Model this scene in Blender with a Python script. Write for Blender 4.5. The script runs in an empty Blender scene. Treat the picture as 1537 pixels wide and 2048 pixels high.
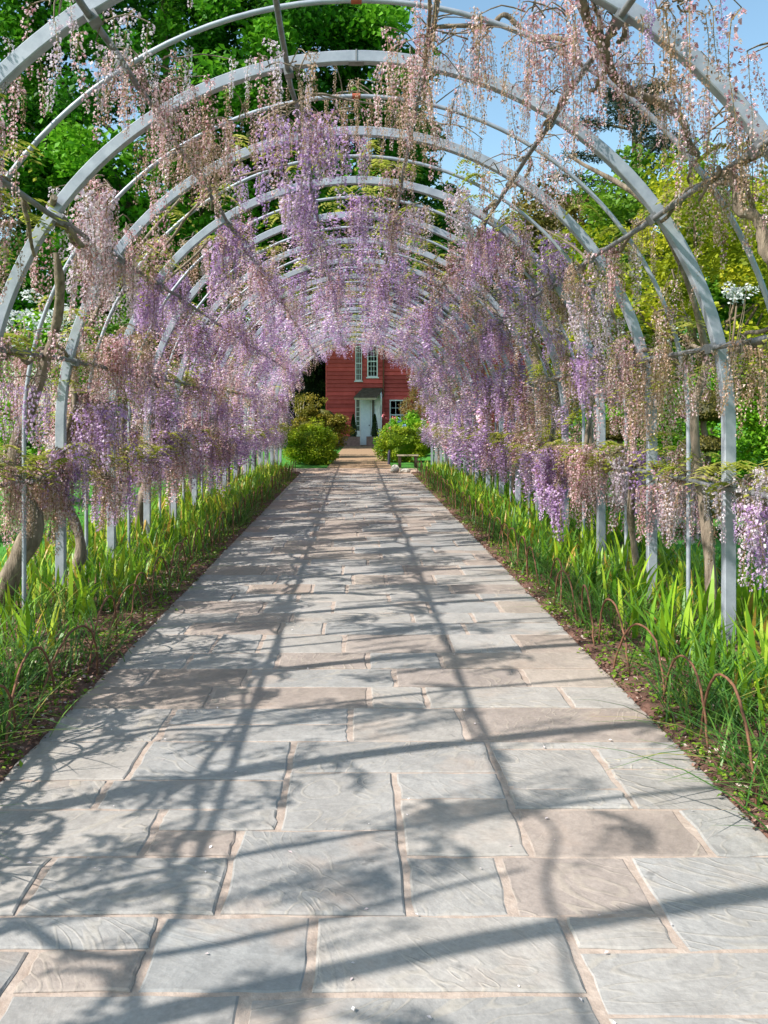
import bpy, math, random
import numpy as np
from mathutils import Vector
R = math.radians
random.seed(7)
rng = np.random.default_rng(11)
sc = bpy.context.scene
col = sc.collection

# ------------------------------------------------------------------ camera, sky, sun, exposure
FPX, HC, VX, VY = 1700.0, 1.5, 713.0, 832.0          # focal length in photo pixels, eye height, vanishing point
cam_d = bpy.data.cameras.new('camera')
cam = bpy.data.objects.new('camera', cam_d); col.objects.link(cam)
cam.location = (0, 0, HC); cam.rotation_euler = (R(90), 0, 0)
cam_d.sensor_fit = 'HORIZONTAL'; cam_d.sensor_width = 36
cam_d.lens = FPX / 1537 * 36
cam_d.shift_x = (768.5 - VX) / 1537; cam_d.shift_y = -(1024 - VY) / 1537
cam_d.clip_end = 2000; cam_d.clip_start = 0.05
sc.camera = cam

SUNV = Vector((-0.91, -0.46, 1.0)).normalized()       # towards the sun
world = bpy.data.worlds.new('World'); sc.world = world; world.use_nodes = True
wn = world.node_tree; wn.nodes.clear()
sky = wn.nodes.new('ShaderNodeTexSky'); sky.sky_type = 'NISHITA'; sky.sun_disc = False
sky.sun_elevation = math.asin(SUNV.z); sky.sun_rotation = math.atan2(SUNV.x, SUNV.y) % (2 * math.pi)
sky.air_density = 1.0; sky.dust_density = 1.3; sky.ozone_density = 0.0
bg = wn.nodes.new('ShaderNodeBackground'); bg.inputs[1].default_value = 0.15
wo = wn.nodes.new('ShaderNodeOutputWorld')
wb = wn.nodes.new('ShaderNodeVectorMath'); wb.operation = 'MULTIPLY'; wb.inputs[1].default_value = (0.97, 1.13, 1.07)   # the film's cyan rendering of blue sky
wn.links.new(sky.outputs[0], wb.inputs[0]); wn.links.new(wb.outputs[0], bg.inputs[0]); wn.links.new(bg.outputs[0], wo.inputs[0])
sun_d = bpy.data.lights.new('sun', 'SUN'); sun_d.energy = 5.0; sun_d.angle = R(0.55); sun_d.color = (1, 0.96, 0.90)
sun = bpy.data.objects.new('sun', sun_d); col.objects.link(sun)
sun.rotation_euler = (-SUNV).to_track_quat('-Z', 'Y').to_euler(); sun.location = (-20, -10, 30)
vs = sc.view_settings
vs.view_transform = 'Standard'; vs.look = 'None'; vs.gamma = 1; vs.use_curve_mapping = False
vs.exposure = 0.62

def W(px, py, s):                                      # a measured point: photo pixel + scale (px per metre) -> metres
    return np.array([(px - VX) / s, FPX / s, HC - (py - VY) / s])

# ------------------------------------------------------------------ materials
MATS = {}
def nodes(name):
    m = bpy.data.materials.new(name); m.use_nodes = True
    nt = m.node_tree; b = nt.nodes['Principled BSDF']
    MATS[name] = m
    return m, nt, b, (lambda t: nt.nodes.new(t)), nt.links.new
def ramp(N, stops):
    r = N('ShaderNodeValToRGB'); e = r.color_ramp.elements
    e[0].position, e[0].color = stops[0][0], (*stops[0][1], 1)
    e[1].position, e[1].color = stops[-1][0], (*stops[-1][1], 1)
    for p, c in stops[1:-1]:
        x = e.new(p); x.color = (*c, 1)
    return r
def noise(N, scale, detail=4, rough=0.55, dist=0.0):
    n = N('ShaderNodeTexNoise'); n.inputs['Scale'].default_value = scale; n.inputs['Detail'].default_value = detail
    n.inputs['Roughness'].default_value = rough; n.inputs['Distortion'].default_value = dist
    return n

def mat_leaf(name, stops, trans=0.35, rough=0.55, attr=True, spec=0.3):
    m, nt, b, N, L = nodes(name)
    a = N('ShaderNodeAttribute'); a.attribute_name = 'tint'
    oi = N('ShaderNodeObjectInfo')
    ad = N('ShaderNodeMath'); ad.operation = 'MULTIPLY_ADD'; ad.inputs[1].default_value = 0.22
    L(oi.outputs['Random'], ad.inputs[0])
    sb = N('ShaderNodeMath'); sb.operation = 'SUBTRACT'; sb.inputs[1].default_value = 0.11
    L(a.outputs['Fac'], sb.inputs[0]); L(sb.outputs[0], ad.inputs[2])
    r = ramp(N, stops); L(ad.outputs[0], r.inputs[0])
    L(r.outputs[0], b.inputs['Base Color']); b.inputs['Roughness'].default_value = rough
    b.inputs['Specular IOR Level'].default_value = spec
    t = N('ShaderNodeBsdfTranslucent'); L(r.outputs[0], t.inputs[0])
    mx = N('ShaderNodeMixShader'); mx.inputs[0].default_value = trans
    L(b.outputs[0], mx.inputs[1]); L(t.outputs[0], mx.inputs[2])
    L(mx.outputs[0], nt.nodes['Material Output'].inputs[0])
    return m

mat_leaf('petal_lilac', [(0, (.31, .16, .40)), (.35, (.52, .32, .61)), (.7, (.73, .53, .75)), (1, (.92, .81, .90))], .42, .6)
mat_leaf('petal_pink', [(0, (.32, .13, .14)), (.3, (.60, .32, .37)), (.62, (.85, .58, .61)), (1, (.96, .87, .87))], .42, .6)
mat_leaf('petal_bud', [(0, (.26, .15, .08)), (.35, (.52, .33, .23)), (.7, (.74, .52, .43)), (1, (.92, .76, .68))], .35, .6)
mat_leaf('petal_pale', [(0, (.52, .40, .50)), (.4, (.68, .55, .64)), (.75, (.80, .70, .76)), (1, (.90, .86, .86))], .4, .6)
mat_leaf('raceme_stem', [(0, (.16, .11, .05)), (.5, (.24, .17, .07)), (1, (.30, .25, .10))], .1, .7)
mat_leaf('wisteria_leaf', [(0, (.18, .23, .02)), (.5, (.36, .40, .05)), (1, (.60, .56, .14))], .5)
mat_leaf('oak_leaf', [(0, (.012, .065, .004)), (.5, (.05, .20, .010)), (1, (.15, .38, .02))], .38)
mat_leaf('lime_leaf', [(0, (.17, .21, .010)), (.5, (.34, .38, .016)), (1, (.54, .52, .03))], .45)
mat_leaf('bright_leaf', [(0, (.06, .18, .008)), (.5, (.16, .38, .014)), (1, (.32, .55, .03))], .42)
mat_leaf('spring_leaf', [(0, (.10, .19, .010)), (.5, (.28, .40, .016)), (1, (.50, .56, .035))], .42)
mat_leaf('mid_leaf', [(0, (.05, .13, .010)), (.5, (.14, .27, .016)), (1, (.28, .40, .03))], .4)
mat_leaf('yew_leaf', [(0, (.012, .03, .008)), (.5, (.03, .06, .014)), (1, (.06, .10, .02))], .2)
mat_leaf('golden_leaf', [(0, (.09, .09, .012)), (.5, (.19, .17, .018)), (1, (.36, .26, .03))], .35)
mat_leaf('box_leaf', [(0, (.05, .05, .010)), (.5, (.11, .10, .018)), (1, (.19, .15, .028))], .25)
mat_leaf('pine_leaf', [(0, (.012, .028, .018)), (.5, (.03, .06, .035)), (1, (.07, .10, .05))], .15)
mat_leaf('white_blossom', [(0, (.55, .55, .55)), (.5, (.72, .72, .70)), (1, (.85, .84, .82))], .3)
mat_leaf('orange_blossom', [(0, (.40, .30, .05)), (.35, (.78, .46, .18)), (1, (.92, .66, .40))], .35)
mat_leaf('blue_flower', [(0, (.10, .16, .50)), (1, (.35, .45, .80))], .3)
mat_leaf('pink_flower', [(0, (.6, .12, .18)), (1, (.85, .30, .34))], .3)
mat_leaf('iris_blade', [(0, (.035, .12, .010)), (.35, (.10, .26, .014)), (.7, (.26, .44, .02)), (.9, (.44, .50, .035)), (1, (.50, .32, .06))], .36, .42, spec=.4)
mat_leaf('daffodil_blade', [(0, (.03, .10, .02)), (.5, (.07, .19, .03)), (.9, (.16, .28, .04)), (1, (.45, .38, .10))], .35, .4, spec=.4)
mat_leaf('grass_blade', [(0, (.03, .13, .015)), (.5, (.05, .22, .02)), (1, (.12, .33, .03))], .35)
mat_leaf('mulch', [(0, (.035, .018, .012)), (.5, (.12, .055, .04)), (.85, (.26, .15, .11)), (1, (.55, .44, .38))], 0, .9)
mat_leaf('fallen_petal', [(0, (.62, .50, .50)), (1, (.85, .80, .78))], .2)

def mat_simple(name, c1, c2, scale, rough=.7, bump=.2, metal=0, detail=5, dist=.01, stretch=None, spec=.3):
    m, nt, b, N, L = nodes(name)
    tc = N('ShaderNodeTexCoord'); mp = N('ShaderNodeMapping'); L(tc.outputs['Object'], mp.inputs[0])
    if stretch: mp.inputs['Scale'].default_value = stretch
    n = noise(N, scale, detail, .6); L(mp.outputs[0], n.inputs['Vector'])
    r = ramp(N, [(.3, c1), (.7, c2)]); L(n.outputs[0], r.inputs[0]); L(r.outputs[0], b.inputs['Base Color'])
    b.inputs['Roughness'].default_value = rough; b.inputs['Metallic'].default_value = metal
    b.inputs['Specular IOR Level'].default_value = spec
    bp = N('ShaderNodeBump'); bp.inputs['Strength'].default_value = bump; bp.inputs['Distance'].default_value = dist
    L(n.outputs[0], bp.inputs['Height']); L(bp.outputs[0], b.inputs['Normal'])
    return m
mat_simple('galvanised', (.25, .27, .315), (.39, .41, .455), 9, .5, .08, .2)
mat_simple('galvanised_dark', (.12, .12, .125), (.24, .24, .25), 14, .55, .1, .2)
mat_simple('rust', (.09, .04, .025), (.24, .11, .06), 40, .8, .3)
mat_simple('rust_red', (.25, .05, .03), (.40, .10, .05), 30, .8, .2)
mat_simple('bark', (.10, .075, .055), (.34, .265, .20), 26, .9, 1.0, dist=.03, stretch=(1, 1, .22), detail=8)
mat_simple('tree_bark', (.10, .07, .045), (.26, .19, .13), 6, .9, .8, dist=.04, stretch=(1, 1, .3))
mat_simple('soil', (.07, .036, .026), (.21, .11, .08), 9, .95, .9, detail=9, dist=.04)
mat_simple('lawn_soil', (.035, .15, .018), (.08, .27, .03), 5, .9, .5, detail=8, dist=.03)
mat_simple('mortar', (.31, .235, .19), (.46, .375, .315), 14, .95, 1.0, detail=12, dist=.012)
mat_simple('gravel', (.40, .27, .20), (.56, .42, .32), 30, .95, .5, detail=8)
mat_simple('brown_paving', (.27, .17, .10), (.38, .25, .15), 14, .9, .3, detail=8)
mat_simple('white_paint', (.70, .71, .70), (.80, .81, .80), 6, .5, .05)
mat_simple('blue_white_paint', (.60, .66, .72), (.72, .77, .80), 6, .5, .05)
mat_simple('red_paint', (.50, .07, .06), (.62, .105, .09), 3, .7, .15)
mat_simple('roof_tile', (.07, .05, .035), (.17, .13, .09), 8, .9, .6)
mat_simple('brick_paint', (.13, .08, .07), (.24, .15, .13), 12, .9, .5)
mat_simple('dark_wood', (.04, .025, .018), (.09, .055, .04), 12, .8, .4)
mat_simple('pale_wood', (.34, .27, .18), (.5, .42, .3), 12, .8, .4)
mat_simple('stone', (.30, .28, .25), (.48, .45, .40), 8, .9, .6)
mat_simple('dark_post', (.03, .03, .05), (.07, .06, .10), 12, .6, .2)
mat_simple('hose_green', (.03, .05, .03), (.06, .09, .05), 12, .6, .2)
_m = MATS['red_paint']; _nt = _m.node_tree; _b = _nt.nodes['Principled BSDF']; _src = _b.inputs['Base Color'].links[0].from_socket
_oi = _nt.nodes.new('ShaderNodeObjectInfo'); _hs = _nt.nodes.new('ShaderNodeHueSaturation'); _mr = _nt.nodes.new('ShaderNodeMapRange')
_mr.inputs['To Min'].default_value = .72; _mr.inputs['To Max'].default_value = 1.2
_nt.links.new(_oi.outputs['Random'], _mr.inputs[0]); _nt.links.new(_mr.outputs[0], _hs.inputs['Value']); _nt.links.new(_src, _hs.inputs['Color']); _nt.links.new(_hs.outputs[0], _b.inputs['Base Color'])
m, nt, b, N, L = nodes('glass'); b.inputs['Base Color'].default_value = (.045, .06, .06, 1); b.inputs['Roughness'].default_value = .06
m, nt, b, N, L = nodes('curtained_glass'); b.inputs['Base Color'].default_value = (.34, .38, .38, 1); b.inputs['Roughness'].default_value = .08
m, nt, b, N, L = nodes('warm_glass'); b.inputs['Base Color'].default_value = (.16, .09, .035, 1); b.inputs['Roughness'].default_value = .1

def mat_slab(name, stops):
    m, nt, b, N, L = nodes(name)
    tc = N('ShaderNodeTexCoord'); oi = N('ShaderNodeObjectInfo')
    va = N('ShaderNodeVectorMath'); va.operation = 'MULTIPLY_ADD'
    cb = N('ShaderNodeCombineXYZ')
    m1 = N('ShaderNodeMath'); m1.operation = 'MULTIPLY'; m1.inputs[1].default_value = 37.0; L(oi.outputs['Random'], m1.inputs[0])
    for i in range(3): L(m1.outputs[0], cb.inputs[i])
    va.inputs[1].default_value = (1, 1, 1); L(tc.outputs['Object'], va.inputs[0]); L(cb.outputs[0], va.inputs[2])
    rot = N('ShaderNodeVectorRotate'); rot.rotation_type = 'Z_AXIS'; L(va.outputs[0], rot.inputs['Vector'])
    m2 = N('ShaderNodeMath'); m2.operation = 'MULTIPLY'; m2.inputs[1].default_value = 60.0; L(oi.outputs['Random'], m2.inputs[0])
    ms = N('ShaderNodeMath'); ms.operation = 'SINE'; L(m2.outputs[0], ms.inputs[0]); L(ms.outputs[0], rot.inputs['Angle'])
    base = ramp(N, stops); base.color_ramp.interpolation = 'LINEAR'; L(oi.outputs['Random'], base.inputs[0])
    n1 = noise(N, 2.6, 6, .6, .4); L(va.outputs[0], n1.inputs['Vector'])
    n2 = noise(N, 55, 5, .7); L(va.outputs[0], n2.inputs['Vector'])
    wv = N('ShaderNodeTexWave'); wv.inputs['Scale'].default_value = 5.0; wv.inputs['Distortion'].default_value = 7.5
    wv.inputs['Detail'].default_value = 5; wv.inputs['Detail Scale'].default_value = 1.3; wv.inputs['Detail Roughness'].default_value = .62
    mp = N('ShaderNodeMapping'); mp.inputs['Scale'].default_value = (.55, 2.0, 1); L(rot.outputs[0], mp.inputs[0]); L(mp.outputs[0], wv.inputs['Vector'])
    hs = N('ShaderNodeHueSaturation'); L(base.outputs[0], hs.inputs['Color'])
    mr = N('ShaderNodeMapRange'); mr.inputs['From Min'].default_value = .3; mr.inputs['From Max'].default_value = .7
    mr.inputs['To Min'].default_value = .80; mr.inputs['To Max'].default_value = 1.14; L(n1.outputs[0], mr.inputs[0])
    mr2 = N('ShaderNodeMapRange'); mr2.inputs['From Min'].default_value = .3; mr2.inputs['From Max'].default_value = .7
    mr2.inputs['To Min'].default_value = .86; mr2.inputs['To Max'].default_value = 1.12; L(n2.outputs[0], mr2.inputs[0])
    mm = N('ShaderNodeMath'); mm.operation = 'MULTIPLY'; L(mr.outputs[0], mm.inputs[0]); L(mr2.outputs[0], mm.inputs[1])
    mr3 = N('ShaderNodeMapRange'); mr3.inputs['To Min'].default_value = .97; mr3.inputs['To Max'].default_value = 1.03; L(wv.outputs[0], mr3.inputs[0])
    mm2 = N('ShaderNodeMath'); mm2.operation = 'MULTIPLY'; L(mm.outputs[0], mm2.inputs[0]); L(mr3.outputs[0], mm2.inputs[1])
    L(mm2.outputs[0], hs.inputs['Value'])
    # lichen and old stains with an outline of their own
    n3 = noise(N, 1.7, 5, .6); L(rot.outputs[0], n3.inputs['Vector'])
    st = N('ShaderNodeMapRange'); st.inputs['From Min'].default_value = .58; st.inputs['From Max'].default_value = .72
    st.inputs['To Max'].default_value = .45; L(n3.outputs[0], st.inputs[0])
    mx = N('ShaderNodeMix'); mx.data_type = 'RGBA'; L(st.outputs[0], mx.inputs[0]); L(hs.outputs[0], mx.inputs[6])
    mx.inputs[7].default_value = (.40, .29, .22, 1)
    # riven layers: contour lines of a slow noise field, only in patches
    mp2 = N('ShaderNodeMapping'); mp2.inputs['Scale'].default_value = (1.0, 2.2, 1); L(rot.outputs[0], mp2.inputs[0])
    n4 = noise(N, 1.5, 3, .5, .8); L(mp2.outputs[0], n4.inputs['Vector'])
    k1 = N('ShaderNodeMath'); k1.operation = 'MULTIPLY'; k1.inputs[1].default_value = 78; L(n4.outputs[0], k1.inputs[0])
    k2 = N('ShaderNodeMath'); k2.operation = 'SINE'; L(k1.outputs[0], k2.inputs[0])
    k3 = N('ShaderNodeMapRange'); k3.inputs['From Min'].default_value = .55; k3.inputs['From Max'].default_value = 1.0; L(k2.outputs[0], k3.inputs[0])
    n5 = noise(N, 1.2, 3, .5); L(va.outputs[0], n5.inputs['Vector'])
    k4 = N('ShaderNodeMapRange'); k4.inputs['From Min'].default_value = .42; k4.inputs['From Max'].default_value = .68; L(n5.outputs[0], k4.inputs[0])
    k5 = N('ShaderNodeMath'); k5.operation = 'MULTIPLY'; L(k3.outputs[0], k5.inputs[0]); L(k4.outputs[0], k5.inputs[1])
    k6 = N('ShaderNodeMath'); k6.operation = 'MULTIPLY'; k6.inputs[1].default_value = .42; L(k5.outputs[0], k6.inputs[0])
    mx3 = N('ShaderNodeMix'); mx3.data_type = 'RGBA'; L(k6.outputs[0], mx3.inputs[0]); L(mx.outputs[2], mx3.inputs[6]); mx3.inputs[7].default_value = (.42, .36, .28, 1)
    # scattered dark lichen spots
    n6 = noise(N, 9, 3, .6); L(va.outputs[0], n6.inputs['Vector'])
    k7 = N('ShaderNodeMapRange'); k7.inputs['From Min'].default_value = .70; k7.inputs['From Max'].default_value = .76; k7.inputs['To Max'].default_value = .6; L(n6.outputs[0], k7.inputs[0])
    mx4 = N('ShaderNodeMix'); mx4.data_type = 'RGBA'; L(k7.outputs[0], mx4.inputs[0]); L(mx3.outputs[2], mx4.inputs[6]); mx4.inputs[7].default_value = (.12, .115, .11, 1)
    L(mx4.outputs[2], b.inputs['Base Color'])
    b.inputs['Roughness'].default_value = .78; b.inputs['Specular IOR Level'].default_value = .25
    b1 = N('ShaderNodeBump'); b1.inputs['Strength'].default_value = .16; b1.inputs['Distance'].default_value = .007; L(wv.outputs[0], b1.inputs['Height'])
    b2 = N('ShaderNodeBump'); b2.inputs['Strength'].default_value = .3; b2.inputs['Distance'].default_value = .003
    L(n2.outputs[0], b2.inputs['Height']); L(b1.outputs[0], b2.inputs['Normal'])
    b3 = N('ShaderNodeBump'); b3.inputs['Strength'].default_value = .5; b3.inputs['Distance'].default_value = .005
    L(k5.outputs[0], b3.inputs['Height']); L(b2.outputs[0], b3.inputs['Normal'])
    b4 = N('ShaderNodeBump'); b4.inputs['Strength'].default_value = .8; b4.inputs['Distance'].default_value = .02
    L(n1.outputs[0], b4.inputs['Height']); L(b3.outputs[0], b4.inputs['Normal']); L(b4.outputs[0], b.inputs['Normal'])
mat_slab('slab_grey', [(0, (.265, .26, .252)), (.25, (.33, .302, .275)), (.5, (.285, .276, .266)), (.75, (.345, .312, .28)), (1, (.31, .295, .28))])
mat_slab('slab_tan', [(0, (.31, .25, .21)), (.5, (.30, .25, .22)), (1, (.335, .28, .235))])

# ------------------------------------------------------------------ mesh helpers
class MB:
    """collects vertices, faces, a per-vertex tint and a material index, and links them as one mesh object"""
    def __init__(s): s.V, s.T, s.F3, s.F4, s.M3, s.M4, s.n = [], [], [], [], [], [], 0
    def add(s, V, F, tint=.5, mi=0):
        V = np.asarray(V, float).reshape(-1, 3); F = np.asarray(F, int)
        s.V.append(V); s.T.append(np.broadcast_to(np.asarray(tint, float), (len(V),)).copy())
        if len(F):
            if F.shape[1] == 4: s.F4.append(F + s.n); s.M4.append(np.full(len(F), mi))
            else: s.F3.append(F + s.n); s.M3.append(np.full(len(F), mi))
        s.n += len(V); return s
    def merge(s, o, M=None, t=None, scale=1.0, dt=0.0):
        """append the contents of another collector, transformed"""
        V = o.cV * scale
        if M is not None: V = V @ M.T
        if t is not None: V = V + t
        s.V.append(V); s.T.append(o.cT + dt)
        if len(o.c4): s.F4.append(o.c4 + s.n); s.M4.append(o.cm4)
        if len(o.c3): s.F3.append(o.c3 + s.n); s.M3.append(o.cm3)
        s.n += len(V)
    def freeze(s):
        s.cV = np.concatenate(s.V); s.cT = np.concatenate(s.T)
        s.c4 = np.concatenate(s.F4) if s.F4 else np.zeros((0, 4), int); s.cm4 = np.concatenate(s.M4) if s.M4 else np.zeros(0, int)
        s.c3 = np.concatenate(s.F3) if s.F3 else np.zeros((0, 3), int); s.cm3 = np.concatenate(s.M3) if s.M3 else np.zeros(0, int)
        return s
    def mesh(s, name, mats, smooth=False):
        s.freeze()
        me = bpy.data.meshes.new(name)
        n3, n4 = len(s.c3), len(s.c4)
        me.vertices.add(len(s.cV)); me.vertices.foreach_set('co', s.cV.astype(np.float32).ravel())
        me.loops.add(n3 * 3 + n4 * 4); me.loops.foreach_set('vertex_index', np.concatenate([s.c4.ravel(), s.c3.ravel()]).astype(np.int32))
        me.polygons.add(n3 + n4)
        ls = np.concatenate([np.arange(n4) * 4, n4 * 4 + np.arange(n3) * 3])
        me.polygons.foreach_set('loop_start', ls.astype(np.int32))
        me.polygons.foreach_set('loop_total', np.concatenate([np.full(n4, 4), np.full(n3, 3)]).astype(np.int32))
        me.polygons.foreach_set('material_index', np.concatenate([s.cm4, s.cm3]).astype(np.int32))
        me.polygons.foreach_set('use_smooth', np.full(n3 + n4, bool(smooth)))
        a = me.attributes.new('tint', 'FLOAT', 'POINT'); a.data.foreach_set('value', s.cT.astype(np.float32))
        for m in ([mats] if isinstance(mats, str) else mats): me.materials.append(MATS[m])
        me.update(calc_edges=True)
        return me
    def build(s, name, mats, parent=None, smooth=False, loc=(0, 0, 0)):
        o = bpy.data.objects.new(name, s.mesh(name, mats, smooth)); col.objects.link(o)
        o.location = loc
        if parent is not None: o.parent = parent
        return o
def obj(name, me, parent=None, loc=(0, 0, 0), rot=(0, 0, 0), scale=1):
    o = bpy.data.objects.new(name, me); col.objects.link(o); o.location = loc; o.rotation_euler = rot
    o.scale = (scale,) * 3 if isinstance(scale, (int, float)) else scale
    if parent is not None: o.parent = parent
    return o
def tag(o, label=None, cat=None, group=None, kind=None):
    if label: o['label'] = label
    if cat: o['category'] = cat
    if group: o['group'] = group
    if kind: o['kind'] = kind
    return o
def empty(name, loc, label=None, cat=None, group=None):
    o = bpy.data.objects.new(name, None); col.objects.link(o); o.location = loc; o.empty_display_size = .2
    return tag(o, label, cat, group)

BOXF = np.array([[0, 1, 3, 2], [4, 6, 7, 5], [0, 4, 5, 1], [2, 3, 7, 6], [0, 2, 6, 4], [1, 5, 7, 3]])
def box(mb, x0, x1, y0, y1, z0, z1, mi=0, tint=.5):
    V = np.array([[x, y, z] for x in (x0, x1) for y in (y0, y1) for z in (z0, z1)])
    return mb.add(V, BOXF, tint, mi)
def tube(mb, P, rad, sides=8, tint=.5, mi=0, cap=True):
    """a round tube along a polyline, radius per point"""
    P = np.asarray(P, float); n = len(P); rad = np.broadcast_to(np.asarray(rad, float), (n,))
    T = np.gradient(P, axis=0); T /= np.linalg.norm(T, axis=1)[:, None] + 1e-9
    up = np.array([0.0, 0, 1]) if abs(T[0, 2]) < .9 else np.array([1.0, 0, 0])
    a = np.cross(T[0], up); a /= np.linalg.norm(a); A = [a]
    for i in range(1, n):
        a = A[-1] - T[i] * np.dot(A[-1], T[i]); a /= np.linalg.norm(a) + 1e-9; A.append(a)
    A = np.array(A); B = np.cross(T, A)
    ang = np.linspace(0, 2 * np.pi, sides, endpoint=False)
    V = P[:, None] + rad[:, None, None] * (np.cos(ang)[None, :, None] * A[:, None] + np.sin(ang)[None, :, None] * B[:, None])
    V = V.reshape(-1, 3)
    i, j = np.meshgrid(np.arange(n - 1), np.arange(sides), indexing='ij'); k = (j + 1) % sides
    F = np.stack([i * sides + j, i * sides + k, (i + 1) * sides + k, (i + 1) * sides + j], -1).reshape(-1, 4)
    mb.add(V, F, tint, mi)
    if cap:
        for e, c in ((0, P[0]), (n - 1, P[-1])):
            r = V[e * sides:(e + 1) * sides]
            Vc = np.vstack([r, c]); f = [[q, (q + 1) % sides, sides] if e else [(q + 1) % sides, q, sides] for q in range(sides)]
            mb.add(Vc, f, tint, mi)
    return mb
def smooth_path(pts, n=24, wob=0.0, seed=0):
    """Catmull-Rom through the points, with a little wander"""
    P = np.asarray(pts, float); P = np.vstack([2 * P[0] - P[1], P, 2 * P[-1] - P[-2]])
    out = []; m = len(P) - 3
    for u in np.linspace(0, m - 1e-6, n):
        i = int(u); t = u - i; a, b, c, d = P[i:i + 4]
        out.append(.5 * ((2 * b) + (c - a) * t + (2 * a - 5 * b + 4 * c - d) * t * t + (3 * b - a - 3 * c + d) * t ** 3))
    out = np.array(out)
    if wob:
        r = np.random.default_rng(seed); k = r.normal(0, 1, (4, 3)); f = r.uniform(.6, 3.4, 4); ph = r.uniform(0, 6.28, 4)
        tt = np.linspace(0, 6.28, n)
        out = out + wob * sum(np.sin(f[q] * tt + ph[q])[:, None] * k[q] for q in range(4)) * .5
    return out
def leaves(mb, C, size, rnd, tint, upbias=.35, aspect=.62, mi=0, droop=None):
    """one lozenge per centre, random tilt; size and tint per leaf"""
    n = len(C); size = np.broadcast_to(size, (n,))
    nrm = rnd.normal(0, 1, (n, 3)); nrm /= np.linalg.norm(nrm, axis=1)[:, None]; nrm[:, 2] = np.abs(nrm[:, 2]) + upbias
    nrm /= np.linalg.norm(nrm, axis=1)[:, None]
    a = np.cross(nrm, rnd.normal(0, 1, (n, 3))); a /= np.linalg.norm(a, axis=1)[:, None]; b = np.cross(nrm, a)
    h = size[:, None] * .5; w = h * aspect
    V = np.stack([C - a * h, C + b * w + nrm * h * .18, C + a * h, C - b * w + nrm * h * .18], 1).reshape(-1, 3)
    F = np.arange(n * 4).reshape(n, 4)
    mb.add(V, F, np.repeat(np.broadcast_to(tint, (n,)), 4), mi)
def in_ball(n, rnd, shell=.55):
    d = rnd.normal(0, 1, (n, 3)); d /= np.linalg.norm(d, axis=1)[:, None]
    return d * (shell + (1 - shell) * rnd.random((n, 1))) ** (1 / 1.5)
def crown(mb, centre, radii, clumps, per, csize, leaf, rnd, shell=.45, upbias=.35, aspect=.62, flat=.75, mi=0, keep=None):
    """leaf clumps spread through an ellipsoid: uneven outline, gaps between clumps"""
    cc = in_ball(clumps, rnd, shell) * np.asarray(radii) * (.82 + .3 * rnd.random((clumps, 1))) + np.asarray(centre)
    if keep is not None: cc = cc[keep(cc)]
    for c in cc:
        r = csize * rnd.uniform(.6, 1.35); n = int(per * rnd.uniform(.6, 1.3))
        q = in_ball(n, rnd, .25) * np.array([r, r, r * flat]) + c
        leaves(mb, q, leaf * rnd.uniform(.65, 1.3, n), rnd, np.clip(rnd.normal(.5, .26) + rnd.normal(0, .14, n), 0, 1), upbias, aspect, mi)
    return cc

# ------------------------------------------------------------------ ground, beds, paths
PW = 1.48
mb = MB(); mb.add([[-600, -600, 0], [600, -600, 0], [600, 900, 0], [-600, 900, 0]], [[0, 1, 2, 3]])
tag(mb.build('lawn', 'lawn_soil', loc=(0, 0, -.05)), 'bright green mown lawn around the wisteria tunnel', 'lawn', kind='structure')
def bumpy_sheet(name, x0, x1, y0, y1, nx, ny, amp, mat, z, seed, edge=0.03):
    r = np.random.default_rng(seed); X, Y = np.meshgrid(np.linspace(x0, x1, nx), np.linspace(y0, y1, ny), indexing='ij')
    Z = r.normal(0, amp, X.shape); Z[1:-1, 1:-1] = (Z[1:-1, 1:-1] * 2 + Z[2:, 1:-1] + Z[:-2, 1:-1]) / 3
    Z[0] = Z[-1] = -edge; Z[:, 0] = Z[:, -1] = -edge
    X = X + r.normal(0, .004, X.shape)
    V = np.stack([X, Y, Z + z], -1).reshape(-1, 3); i, j = np.meshgrid(np.arange(nx - 1), np.arange(ny - 1), indexing='ij')
    F = np.stack([i * ny + j, (i + 1) * ny + j, (i + 1) * ny + j + 1, i * ny + j + 1], -1).reshape(-1, 4)
    m = MB(); m.add(V, F); return m.build(name, mat, smooth=True)
for sgn, nm in ((-1, 'left'), (1, 'right')):
    a, b = sorted((sgn * (PW - .06), sgn * 3.45))
    tag(bumpy_sheet('flower_bed_' + nm, a, b, .6, 22.6, 34, 330, .013, 'soil', .005, 5 + sgn, .06),
        'long %s-hand bed of reddish brown soil beside the paved path' % nm, 'flower bed', kind='structure')
mb = MB(); box(mb, -PW + .02, PW - .02, -1.5, 22.2, -.06, -.006)
path = mb.build('paved_path', 'mortar'); tag(path, 'long straight path of grey sandstone slabs under the tunnel', 'path', kind='structure')
mb = MB(); box(mb, -2.3, 1.75, 22.2, 24.7, -.06, -.018)
tag(mb.build('gravel_path', 'gravel'), 'pale pinkish strip of gravel crossing the end of the slabs', 'path', kind='structure')
mb = MB()
mb.add([[-.86, 24.7, 0], [1.06, 24.7, 0], [1.0, 33, 0], [1.15, 44.6, 0], [-1.7, 44.6, 0], [-.62, 42, 0], [-.75, 33, 0]], [[0, 1, 2, 6], [6, 2, 3, 5]])
mb.add([[-.62, 42, 0], [1.15, 44.6, 0], [-1.7, 44.6, 0]], [[0, 1, 2]])
tag(mb.build('drive', 'brown_paving', loc=(0, 0, -.012)), 'brown gravel path leading up to the red house', 'path', kind='structure')

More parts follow.
